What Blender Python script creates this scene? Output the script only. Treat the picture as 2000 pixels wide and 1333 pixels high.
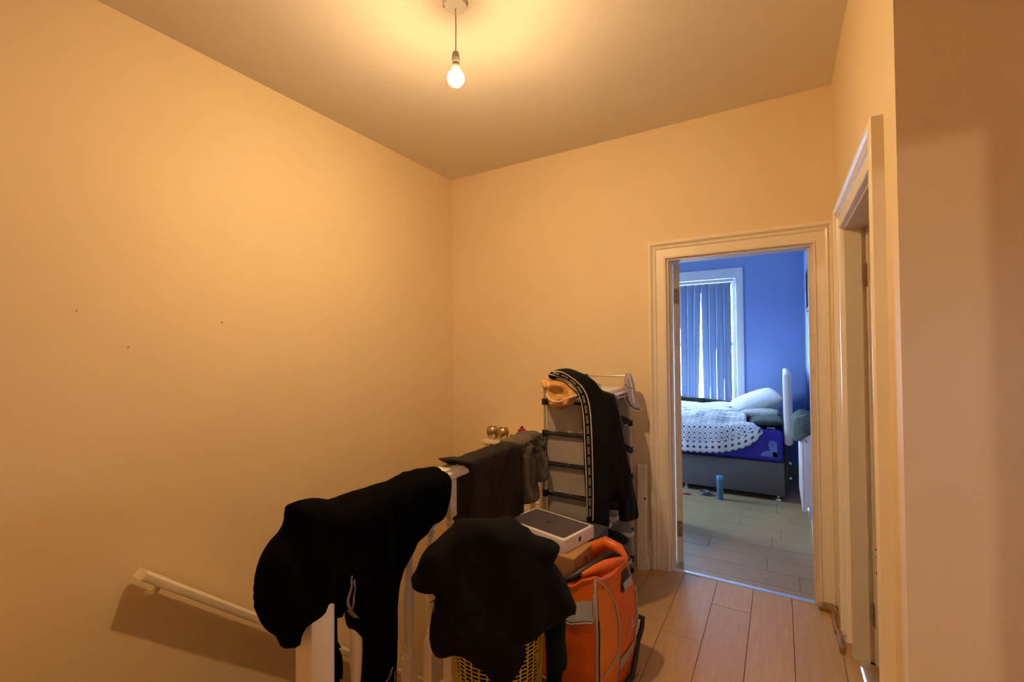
import bpy, bmesh, math, random
from mathutils import Vector, Matrix, noise, geometry

for _o in list(bpy.data.objects):
    bpy.data.objects.remove(_o)
SC = bpy.context.scene
C = SC.collection
random.seed(7)
R = math.radians

# ------------------------------------------------------------------ camera
cam_d = bpy.data.cameras.new('camera')
cam_d.sensor_width = 36.0
cam_d.sensor_fit = 'HORIZONTAL'
cam_d.lens = 877.37 / 2000 * 36
cam_d.clip_start = 0.02
cam = bpy.data.objects.new('camera', cam_d)
C.objects.link(cam)
_y, _p, _r = R(30.763), R(1.041), R(-0.449)
_f = Vector((-math.sin(_y) * math.cos(_p), math.cos(_y) * math.cos(_p), math.sin(_p)))
_rt = Vector((math.cos(_y), math.sin(_y), 0))
_up = _rt.cross(_f)
_r2 = _rt * math.cos(_r) + _up * math.sin(_r)
_u2 = -_rt * math.sin(_r) + _up * math.cos(_r)
_m = Matrix((_r2, _u2, -_f)).transposed().to_4x4()
_m.translation = Vector((0, 0, 1.3805))
cam.matrix_world = _m
SC.camera = cam

# ------------------------------------------------------------------ world, daylight, exposure
W = bpy.data.worlds.new('world')
SC.world = W
W.use_nodes = True
_bg = W.node_tree.nodes['Background']
_wn, _wl = W.node_tree.nodes, W.node_tree.links
_tc = _wn.new('ShaderNodeTexCoord')
_sx = _wn.new('ShaderNodeSeparateXYZ')
_wr = _wn.new('ShaderNodeValToRGB')                 # overcast sky above, darker street below the horizon
_wr.color_ramp.elements[0].position = 0.46
_wr.color_ramp.elements[0].color = (0.14, 0.19, 0.25, 1)
_wr.color_ramp.elements[1].position = 0.54
_wr.color_ramp.elements[1].color = (0.50, 0.72, 1.0, 1)
_mm = _wn.new('ShaderNodeMath'); _mm.operation = 'MULTIPLY_ADD'
_mm.inputs[1].default_value = .5; _mm.inputs[2].default_value = .5
_wl.new(_tc.outputs['Generated'], _sx.inputs[0]); _wl.new(_sx.outputs['Z'], _mm.inputs[0])
_wl.new(_mm.outputs[0], _wr.inputs['Fac']); _wl.new(_wr.outputs['Color'], _bg.inputs['Color'])
_bg.inputs['Strength'].default_value = 75.0
def portal(name, loc, rot, sx, sy):
    d = bpy.data.lights.new(name, 'AREA')
    d.shape = 'RECTANGLE'
    d.size, d.size_y = sx, sy
    d.cycles.is_portal = True
    o = bpy.data.objects.new(name, d)
    o.location, o.rotation_euler = loc, rot
    C.objects.link(o)
portal('window_portal', (-1.17, 6.42, 1.42), (R(-90), 0, 0), 1.5, 1.7)
portal('side_window_portal', (-2.98, 4.15, 1.4), (0, R(-90), 0), .9, .84)
portal('rear_window_portal', (.95, -.9, 1.5), (R(90), 0, 0), .3, .36)
portal('side_room_portal', (2.68, 3.3, 1.25), (0, R(90), 0), .5, .4)
BULB_L = 1850.0
BULB_COL = (1.0, 0.65, 0.32)
REAR_L = 5200.0
REAR_COL = (1.0, 0.75, 0.52)
SC.view_settings.view_transform = 'Standard'
SC.view_settings.look = 'None'
SC.view_settings.exposure = 0.0
SC.view_settings.gamma = 1.0
SC.view_settings.use_curve_mapping = False
try:
    SC.cycles.use_denoising = True
    SC.cycles.max_bounces = 14
    SC.cycles.diffuse_bounces = 8
    SC.cycles.sample_clamp_indirect = 6
except Exception:
    pass

# ------------------------------------------------------------------ materials
def nt(name):
    m = bpy.data.materials.new(name)
    m.use_nodes = True
    t = m.node_tree
    return m, t, t.nodes['Principled BSDF'], t.nodes, t.links
def mat(name, col, rough=0.6, var=0.08, scale=6.0, bump=0.0, bscale=60.0, metal=0.0, spec=0.5, sheen=0.0, stretch=None, coord='Object', trans=0.0):
    m, t, b, N, L = nt(name)
    tc = N.new('ShaderNodeTexCoord')
    src = tc.outputs[coord]
    if stretch:
        mp = N.new('ShaderNodeMapping')
        mp.inputs['Scale'].default_value = stretch
        L.new(src, mp.inputs['Vector'])
        src = mp.outputs['Vector']
    nz = N.new('ShaderNodeTexNoise')
    nz.inputs['Scale'].default_value = scale
    nz.inputs['Detail'].default_value = 5
    L.new(src, nz.inputs['Vector'])
    cr = N.new('ShaderNodeValToRGB')
    cr.color_ramp.elements[0].position = 0.3
    cr.color_ramp.elements[1].position = 0.7
    cr.color_ramp.elements[0].color = tuple(c * (1 - var) for c in col) + (1,)
    cr.color_ramp.elements[1].color = tuple(min(1, c * (1 + var)) for c in col) + (1,)
    L.new(nz.outputs['Fac'], cr.inputs['Fac'])
    L.new(cr.outputs['Color'], b.inputs['Base Color'])
    b.inputs['Roughness'].default_value = rough
    b.inputs['Metallic'].default_value = metal
    b.inputs['Specular IOR Level'].default_value = spec
    if sheen:
        b.inputs['Sheen Weight'].default_value = sheen
    if trans:
        b.inputs['Transmission Weight'].default_value = trans
    if bump:
        n2 = N.new('ShaderNodeTexNoise')
        n2.inputs['Scale'].default_value = bscale
        n2.inputs['Detail'].default_value = 4
        L.new(src, n2.inputs['Vector'])
        bp = N.new('ShaderNodeBump')
        bp.inputs['Strength'].default_value = bump
        bp.inputs['Distance'].default_value = 0.01
        L.new(n2.outputs['Fac'], bp.inputs['Height'])
        L.new(bp.outputs['Normal'], b.inputs['Normal'])
    return m
def emis(name, col, s):
    m, t, b, N, L = nt(name)
    N.remove(b)
    e = N.new('ShaderNodeEmission')
    e.inputs['Color'].default_value = col + (1,)
    e.inputs['Strength'].default_value = s
    L.new(e.outputs[0], N['Material Output'].inputs['Surface'])
    return m
def glass_mat(name, tint, gloss=0.06):
    m, t, b, N, L = nt(name)
    N.remove(b)
    tr = N.new('ShaderNodeBsdfTransparent'); tr.inputs[0].default_value = tint + (1,)
    g = N.new('ShaderNodeBsdfGlossy'); g.inputs['Roughness'].default_value = 0.02
    mx = N.new('ShaderNodeMixShader'); mx.inputs[0].default_value = gloss
    L.new(tr.outputs[0], mx.inputs[1]); L.new(g.outputs[0], mx.inputs[2])
    L.new(mx.outputs[0], N['Material Output'].inputs['Surface'])
    return m
def fabric_translucent(name, col, tcol, fac):
    m, t, b, N, L = nt(name)
    N.remove(b)
    d = N.new('ShaderNodeBsdfDiffuse')
    tl = N.new('ShaderNodeBsdfTranslucent')
    tc = N.new('ShaderNodeTexCoord'); nz = N.new('ShaderNodeTexNoise')
    nz.inputs['Scale'].default_value = 90
    L.new(tc.outputs['Object'], nz.inputs['Vector'])
    cr = N.new('ShaderNodeValToRGB')
    cr.color_ramp.elements[0].color = tuple(c * .9 for c in col) + (1,)
    cr.color_ramp.elements[1].color = col + (1,)
    L.new(nz.outputs['Fac'], cr.inputs['Fac']); L.new(cr.outputs[0], d.inputs[0])
    tl.inputs[0].default_value = tcol + (1,)
    mx = N.new('ShaderNodeMixShader'); mx.inputs[0].default_value = fac
    L.new(d.outputs[0], mx.inputs[1]); L.new(tl.outputs[0], mx.inputs[2])
    L.new(mx.outputs[0], N['Material Output'].inputs['Surface'])
    return m
M = {}
M['wall'] = mat('cream_wall_paint', (0.80, 0.655, 0.42), 0.62, 0.02, 2.5, 0.08, 25, spec=0.3)
M['ceil'] = mat('ceiling_paint', (0.80, 0.74, 0.64), 0.75, 0.015, 2.0, 0.06, 20, spec=0.2)
M['gloss'] = mat('white_gloss_woodwork', (0.86, 0.77, 0.60), 0.30, 0.025, 9)
M['satin'] = mat('aged_white_satin_paint', (0.76, 0.66, 0.50), 0.45, 0.04, 12)
M['lilac'] = mat('lilac_blue_wall_paint', (0.27, 0.37, 0.63), 0.7, 0.03, 3, 0.05, 30, spec=0.2)
M['white'] = mat('white_paint', (0.80, 0.80, 0.78), 0.4, 0.02, 10)
M['plaster'] = mat('white_plaster', (0.78, 0.76, 0.72), 0.7, 0.02, 3)
M['metal'] = mat('brushed_aluminium', (0.80, 0.81, 0.84), 0.30, 0.04, 40, metal=1.0, stretch=(1, 30, 1))
M['chrome'] = mat('chrome_steel', (0.75, 0.75, 0.76), 0.18, 0.03, 30, metal=1.0)
M['brass'] = mat('old_brass', (0.35, 0.25, 0.12), 0.45, 0.2, 40, metal=0.8)
M['rust'] = mat('rusty_screw', (0.10, 0.06, 0.03), 0.8, 0.3, 60)
M['black'] = mat('black_cotton', (0.003, 0.003, 0.0025), 0.95, 0.15, 30, 0.3, 300, spec=0.03)
M['black_poly'] = mat('black_polyester', (0.006, 0.006, 0.006), 0.75, 0.1, 20, 0.2, 200, spec=0.15)
M['navy'] = mat('black_padded_jacket_shell', (0.0085, 0.0085, 0.0085), 0.85, 0.15, 14, 0.25, 90, spec=0.06)
M['charcoal'] = mat('charcoal_jersey', (0.028, 0.022, 0.019), 0.9, 0.15, 30, 0.3, 260, spec=0.15)
M['greycloth'] = mat('taupe_grey_jersey', (0.115, 0.095, 0.075), 0.85, 0.15, 25, 0.35, 200, spec=0.2)
M['green'] = mat('dark_green_fleece', (0.005, 0.011, 0.007), 0.95, 0.2, 30, 0.5, 150, spec=0.1)
M['mustard'] = mat('amber_knit', (0.62, 0.33, 0.10), 0.85, 0.18, 40, 0.6, 160, spec=0.2)
M['cream_trim'] = mat('cream_elastic_trim', (0.78, 0.60, 0.38), 0.7, 0.08, 60, 0.2, 200)
M['print'] = mat('white_print', (0.62, 0.58, 0.55), 0.6, 0.1, 200)
M['print_dim'] = mat('worn_grey_print', (0.22, 0.20, 0.18), 0.6, 0.2, 200)
M['plastic_black'] = mat('black_plastic', (0.012, 0.012, 0.013), 0.4, 0.1, 30)
M['nonwoven'] = mat('beige_grey_nonwoven', (0.36, 0.32, 0.27), 0.85, 0.05, 14, 0.2, 300, spec=0.2)
M['tube_metal'] = mat('grey_coated_steel_tube', (0.48, 0.47, 0.45), 0.35, 0.05, 30, metal=0.7)
M['yellow'] = mat('yellow_plastic', (0.60, 0.42, 0.03), 0.45, 0.08, 20)
M['orange'] = mat('orange_coated_nylon', (0.68, 0.13, 0.010), 0.42, 0.10, 9, 0.25, 25, spec=0.45)
M['orange2'] = mat('pale_orange_nylon', (0.72, 0.20, 0.02), 0.45, 0.08, 9, 0.2, 25, spec=0.4)
M['orange_mesh'] = mat('orange_net_fabric', (0.45, 0.16, 0.04), 0.7, 0.3, 160, 0.5, 300)
M['reflect'] = mat('grey_reflective_tape', (0.40, 0.40, 0.42), 0.4, 0.06, 40, spec=0.6)
M['card'] = mat('brown_cardboard', (0.42, 0.24, 0.10), 0.8, 0.06, 12, 0.05, 120, spec=0.2)
M['card_mark'] = mat('dark_brown_ink', (0.12, 0.05, 0.02), 0.8, 0.1, 60)
M['darkbox'] = mat('charcoal_box_card', (0.045, 0.042, 0.042), 0.6, 0.1, 20)
M['boxwhite'] = mat('white_coated_card', (0.84, 0.80, 0.78), 0.4, 0.02, 12)
M['screen_print'] = mat('dark_violet_grey_laptop_print', (0.085, 0.070, 0.095), 0.35, 0.05, 8)
M['ink'] = mat('black_ink', (0.02, 0.02, 0.02), 0.5, 0.1, 60)
M['gold'] = mat('ribbed_champagne_metal', (0.50, 0.41, 0.24), 0.30, 0.18, 40, metal=1.0, stretch=(1, 1, 14))
M['amber'] = mat('amber_glass_wax', (0.55, 0.20, 0.03), 0.25, 0.15, 40)
M['red'] = mat('dark_red_glaze', (0.30, 0.02, 0.015), 0.25, 0.12, 30)
M['stair'] = mat('brown_stair_carpet', (0.13, 0.09, 0.06), 0.95, 0.2, 60, 0.4, 200)
M['subfloor'] = mat('dark_joint_underlay', (0.13, 0.07, 0.035), 0.9, 0.1, 20)
M['oakbead'] = mat('oak_beading', (0.32, 0.16, 0.06), 0.55, 0.15, 20, stretch=(1, 8, 8))
M['divan'] = mat('grey_divan_fabric', (0.115, 0.102, 0.095), 0.85, 0.06, 40, 0.25, 400, spec=0.2)
M['headboard'] = mat('pale_grey_headboard_fabric', (0.50, 0.47, 0.455), 0.8, 0.04, 40, 0.2, 300)
M['pillow'] = mat('white_pillow_cotton', (0.40, 0.40, 0.41), 0.9, 0.04, 20, 0.2, 60)
M['camo'] = mat('black_green_leaf_cotton', (0.013, 0.021, 0.017), 0.9, 0.9, 14, 0.2, 80)
M['floralp'] = mat('grey_green_patterned_cotton', (0.26, 0.29, 0.28), 0.9, 0.45, 38, 0.2, 80)
M['fleece'] = mat('grey_green_fleece', (0.085, 0.115, 0.095), 0.95, 0.2, 20, 0.6, 160, spec=0.1)
M['radiator'] = mat('white_enamelled_steel', (0.70, 0.68, 0.68), 0.35, 0.02, 10)
M['bottle'] = mat('blue_bottle_plastic', (0.06, 0.14, 0.22), 0.3, 0.1, 10)
M['bottlecap'] = mat('light_blue_plastic', (0.12, 0.28, 0.52), 0.35, 0.06, 10)
M['redcard'] = mat('red_plastic', (0.42, 0.03, 0.03), 0.5, 0.1, 10)
M['ashglass'] = mat('smoked_glass', (0.16, 0.15, 0.17), 0.15, 0.2, 30)
M['pframe'] = mat('dark_teal_picture_frame', (0.03, 0.07, 0.09), 0.4, 0.1, 20)
M['pglass'] = mat('blue_grey_picture', (0.10, 0.16, 0.32), 0.2, 0.25, 6)
M['shoe_black'] = mat('black_suede', (0.010, 0.010, 0.010), 0.85, 0.15, 30)
M['shoe_grey'] = mat('grey_mesh_shoe_fabric', (0.20, 0.18, 0.17), 0.8, 0.15, 60, 0.3, 200)
M['shoe_tan'] = mat('tan_shoe_leather', (0.26, 0.17, 0.07), 0.6, 0.15, 30)
M['sole'] = mat('off_white_rubber', (0.55, 0.50, 0.45), 0.6, 0.06, 30)
M['lilacgrey'] = mat('lilac_grey_canvas', (0.36, 0.33, 0.40), 0.85, 0.08, 50, 0.3, 250)
M['slat'] = fabric_translucent('blue_grey_blind_fabric', (0.24, 0.29, 0.40), (0.24, 0.31, 0.48), 0.075)
M['glass'] = glass_mat('window_glass', (0.97, 0.98, 1.0))
def led_glass(name, col, s, rb):
    # frosted LED globe: the chip plate inside shines down and sideways, little goes back towards the cap
    m, t, b, N, L = nt(name)
    N.remove(b)
    e = N.new('ShaderNodeEmission'); e.inputs['Color'].default_value = col + (1,)
    g = N.new('ShaderNodeNewGeometry'); sp = N.new('ShaderNodeSeparateXYZ')
    L.new(g.outputs['Normal'], sp.inputs[0])
    mr = N.new('ShaderNodeMapRange'); mr.interpolation_type = 'SMOOTHSTEP'
    mr.inputs['From Min'].default_value = .52; mr.inputs['From Max'].default_value = -.35
    mr.inputs['To Min'].default_value = s * .02; mr.inputs['To Max'].default_value = s
    L.new(sp.outputs['Z'], mr.inputs['Value']); L.new(mr.outputs[0], e.inputs['Strength'])
    L.new(e.outputs[0], N['Material Output'].inputs['Surface'])
    return m
M['bulb'] = led_glass('lit_bulb_glass', BULB_COL, BULB_L, .033)
M['rearbulb'] = emis('lit_rear_bulb_glass', REAR_COL, REAR_L)

def plank_mat(name, ca, cb, along, rough):
    m, t, b, N, L = nt(name)
    tc = N.new('ShaderNodeTexCoord'); oi = N.new('ShaderNodeObjectInfo')
    ad = N.new('ShaderNodeVectorMath'); ad.operation = 'ADD'
    L.new(tc.outputs['Object'], ad.inputs[0]); L.new(oi.outputs['Random'], ad.inputs[1])
    mp = N.new('ShaderNodeMapping'); mp.inputs['Scale'].default_value = along
    L.new(ad.outputs[0], mp.inputs['Vector'])
    nz = N.new('ShaderNodeTexNoise'); nz.inputs['Scale'].default_value = 7; nz.inputs['Detail'].default_value = 7
    L.new(mp.outputs[0], nz.inputs['Vector'])
    cr = N.new('ShaderNodeValToRGB')
    cr.color_ramp.elements[0].position = .32; cr.color_ramp.elements[1].position = .68
    cr.color_ramp.elements[0].color = ca + (1,); cr.color_ramp.elements[1].color = cb + (1,)
    L.new(nz.outputs['Fac'], cr.inputs['Fac'])
    hs = N.new('ShaderNodeHueSaturation')
    ml = N.new('ShaderNodeMath'); ml.operation = 'MULTIPLY_ADD'
    ml.inputs[1].default_value = .10; ml.inputs[2].default_value = .95
    L.new(oi.outputs['Random'], ml.inputs[0]); L.new(ml.outputs[0], hs.inputs['Value'])
    L.new(cr.outputs[0], hs.inputs['Color']); L.new(hs.outputs[0], b.inputs['Base Color'])
    b.inputs['Roughness'].default_value = rough
    b.inputs['Specular IOR Level'].default_value = .30
    return m
M['plank'] = plank_mat('beech_laminate', (0.49, 0.290, 0.105), (0.56, 0.340, 0.130), (9, 0.8, 9), 0.40)
M['plank2'] = plank_mat('pale_laminate', (0.35, 0.262, 0.135), (0.40, 0.30, 0.158), (0.8, 9, 9), 0.36)

def duvet_mat():
    m, t, b, N, L = nt('white_duvet_with_black_dot_print')
    tc = N.new('ShaderNodeTexCoord')
    mp = N.new('ShaderNodeMapping'); mp.inputs['Scale'].default_value = (21, 21, 1)
    L.new(tc.outputs['UV'], mp.inputs['Vector'])
    def vor(scale, feat, off):
        mm = N.new('ShaderNodeMapping'); mm.inputs['Location'].default_value = off
        mm.inputs['Scale'].default_value = (scale,) * 3
        L.new(mp.outputs[0], mm.inputs['Vector'])
        v = N.new('ShaderNodeTexVoronoi'); v.voronoi_dimensions = '2D'; v.feature = feat
        v.inputs['Scale'].default_value = 1; v.inputs['Randomness'].default_value = 0
        L.new(mm.outputs[0], v.inputs['Vector'])
        return v
    def less(sock, k):
        a = N.new('ShaderNodeMath'); a.operation = 'LESS_THAN'; a.inputs[1].default_value = k
        L.new(sock, a.inputs[0]); return a.outputs[0]
    def band(sock, lo, hi):
        a = N.new('ShaderNodeMath'); a.operation = 'COMPARE'
        a.inputs[1].default_value = (lo + hi) / 2; a.inputs[2].default_value = (hi - lo) / 2
        L.new(sock, a.inputs[0]); return a.outputs[0]
    v1 = vor(1, 'F1', (0, 0, 0)); v2 = vor(1, 'F1', (.5, .5, 0)); v3 = vor(2, 'F1', (.5, .0, 0))
    mx = N.new('ShaderNodeMath'); mx.operation = 'MAXIMUM'
    L.new(less(v1.outputs['Distance'], .17), mx.inputs[0]); L.new(band(v2.outputs['Distance'], .26, .33), mx.inputs[1])
    m2 = N.new('ShaderNodeMath'); m2.operation = 'MAXIMUM'
    L.new(mx.outputs[0], m2.inputs[0]); L.new(less(v3.outputs['Distance'], .12), m2.inputs[1])
    # border band along the hem: one row of larger black dots on plain white
    sx = N.new('ShaderNodeSeparateXYZ'); L.new(tc.outputs['UV'], sx.inputs[0])
    v4 = N.new('ShaderNodeTexVoronoi'); v4.voronoi_dimensions = '2D'; v4.inputs['Randomness'].default_value = 0
    v4.inputs['Scale'].default_value = 18; L.new(tc.outputs['UV'], v4.inputs['Vector'])
    band_ = less(sx.outputs['Y'], .112)
    big = N.new('ShaderNodeMath'); big.operation = 'MULTIPLY'
    L.new(less(v4.outputs['Distance'], .24), big.inputs[0]); L.new(band_, big.inputs[1])
    inv = N.new('ShaderNodeMath'); inv.operation = 'SUBTRACT'; inv.inputs[0].default_value = 1; L.new(band_, inv.inputs[1])
    rest = N.new('ShaderNodeMath'); rest.operation = 'MULTIPLY'; L.new(m2.outputs[0], rest.inputs[0]); L.new(inv.outputs[0], rest.inputs[1])
    m2 = N.new('ShaderNodeMath'); m2.operation = 'MAXIMUM'; L.new(rest.outputs[0], m2.inputs[0]); L.new(big.outputs[0], m2.inputs[1])
    mc = N.new('ShaderNodeMix'); mc.data_type = 'RGBA'
    mc.inputs[6].default_value = (.74, .74, .74, 1); mc.inputs[7].default_value = (.05, .05, .07, 1)
    L.new(m2.outputs[0], mc.inputs[0]); L.new(mc.outputs[2], b.inputs['Base Color'])
    b.inputs['Roughness'].default_value = .9
    return m
M['duvet'] = duvet_mat()
def sheet_mat():
    m, t, b, N, L = nt('royal_blue_sheet')
    tc = N.new('ShaderNodeTexCoord')
    v = N.new('ShaderNodeTexNoise'); v.inputs['Scale'].default_value = 9
    L.new(tc.outputs['Object'], v.inputs['Vector'])
    cr = N.new('ShaderNodeValToRGB')
    cr.color_ramp.elements[0].color = (.018, .014, .25, 1); cr.color_ramp.elements[1].color = (.028, .022, .33, 1)
    L.new(v.outputs['Fac'], cr.inputs['Fac']); L.new(cr.outputs[0], b.inputs['Base Color'])
    b.inputs['Roughness'].default_value = .75
    return m
M['sheet'] = sheet_mat()
M['petal'] = mat('pale_blue_flower_print', (0.12, 0.18, 0.46), 0.8, 0.25, 12)

# ------------------------------------------------------------------ mesh helpers
def tag(o, label=None, cat=None, group=None, kind=None):
    if label: o['label'] = label
    if cat: o['category'] = cat
    if group: o['group'] = group
    if kind: o['kind'] = kind
    return o
def thing(name, loc, label, cat, group=None, kind=None, rz=0.0):
    o = bpy.data.objects.new(name, None)
    o.empty_display_size = .05
    o.location = loc
    o.rotation_euler = (0, 0, rz)
    C.objects.link(o)
    tag(o, label, cat, group, kind)
    return o
def obj(name, bm, m, parent=None, smooth=False, local=False, recalc=True):
    if recalc:
        bmesh.ops.recalc_face_normals(bm, faces=bm.faces[:])
    me = bpy.data.meshes.new(name)
    bm.to_mesh(me)
    bm.free()
    o = bpy.data.objects.new(name, me)
    C.objects.link(o)
    me.materials.append(M[m] if isinstance(m, str) else m)
    if smooth:
        for p in me.polygons:
            p.use_smooth = True
        if smooth != 'all':
            me.set_sharp_from_angle(angle=R(38))
    if parent is not None:
        o.parent = parent
        if not local:
            pm = Matrix.Identity(4)
            q = parent
            while q is not None:
                pm = (q.matrix_parent_inverse @ Matrix.LocRotScale(q.location, q.rotation_euler, q.scale)) if q.parent else Matrix.LocRotScale(q.location, q.rotation_euler, q.scale)
                break
            if parent.parent is not None:
                g = parent.parent
                pm = Matrix.LocRotScale(g.location, g.rotation_euler, g.scale) @ pm
            o.matrix_parent_inverse = pm.inverted()
    return o
def nb(): return bmesh.new()
def box(bm, x0, x1, y0, y1, z0, z1, bev=0.0, seg=2):
    vs = [bm.verts.new((x, y, z)) for x in (x0, x1) for y in (y0, y1) for z in (z0, z1)]
    fs = [(0, 1, 3, 2), (4, 6, 7, 5), (0, 4, 5, 1), (2, 3, 7, 6), (0, 2, 6, 4), (1, 5, 7, 3)]
    ff = [bm.faces.new([vs[i] for i in f]) for f in fs]
    if bev > 0:
        es = list({e for f in ff for e in f.edges})
        bmesh.ops.bevel(bm, geom=es, offset=bev, segments=seg, affect='EDGES', profile=.5)
    return vs
def boxo(name, x0, x1, y0, y1, z0, z1, m, parent=None, bev=0.0, smooth=False):
    bm = nb(); box(bm, x0, x1, y0, y1, z0, z1, bev)
    return obj(name, bm, m, parent, smooth or bev > 0)
def tube(bm, pts, r, seg=8, caps=True):
    pts = [Vector(p) for p in pts]
    n = len(pts)
    rr = r if isinstance(r, (list, tuple)) else [r] * n
    rings = []
    prev = None
    for i, p in enumerate(pts):
        d = (pts[min(i + 1, n - 1)] - pts[max(i - 1, 0)]).normalized()
        if prev is None:
            a = d.cross(Vector((0, 0, 1)))
            if a.length < .01: a = d.cross(Vector((1, 0, 0)))
        else:
            a = prev - d * prev.dot(d)
        a.normalize(); prev = a
        b = d.cross(a)
        rings.append([bm.verts.new(p + (a * math.cos(k * 2 * math.pi / seg) + b * math.sin(k * 2 * math.pi / seg)) * rr[i]) for k in range(seg)])
    for i in range(n - 1):
        for k in range(seg):
            bm.faces.new((rings[i][k], rings[i][(k + 1) % seg], rings[i + 1][(k + 1) % seg], rings[i + 1][k]))
    if caps:
        bm.faces.new(rings[0][::-1]); bm.faces.new(rings[-1])
def lathe(bm, prof, c=(0, 0, 0), seg=20):
    rings = []
    for r, z in prof:
        if r < 1e-6:
            rings.append([bm.verts.new((c[0], c[1], c[2] + z))])
        else:
            rings.append([bm.verts.new((c[0] + r * math.cos(k * 2 * math.pi / seg), c[1] + r * math.sin(k * 2 * math.pi / seg), c[2] + z)) for k in range(seg)])
    for i in range(len(rings) - 1):
        a, b = rings[i], rings[i + 1]
        for k in range(seg):
            k2 = (k + 1) % seg
            if len(a) == 1 and len(b) == 1: continue
            if len(a) == 1: bm.faces.new((a[0], b[k], b[k2]))
            elif len(b) == 1: bm.faces.new((a[k], a[k2], b[0]))
            else: bm.faces.new((a[k], a[k2], b[k2], b[k]))
def rot_about(o_verts, c, ang):
    mt = Matrix.Translation(c) @ Matrix.Rotation(ang, 4, 'Z') @ Matrix.Translation(-Vector(c))
    for v in o_verts: v.co = mt @ v.co
def text_pts(s, size=1.0, shear=0.0):
    """flat filled lettering as (verts2d, faces)"""
    cu = bpy.data.curves.new('lettering', 'FONT')
    cu.body = s; cu.size = size; cu.shear = shear
    cu.resolution_u = 3
    o = bpy.data.objects.new('lettering', cu)
    C.objects.link(o)
    bpy.context.view_layer.update()
    me = bpy.data.meshes.new_from_object(o.evaluated_get(bpy.context.evaluated_depsgraph_get()))
    v = [(p.co.x, p.co.y) for p in me.vertices]
    f = [list(p.vertices) for p in me.polygons]
    bpy.data.objects.remove(o); bpy.data.curves.remove(cu); bpy.data.meshes.remove(me)
    return v, f

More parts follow.
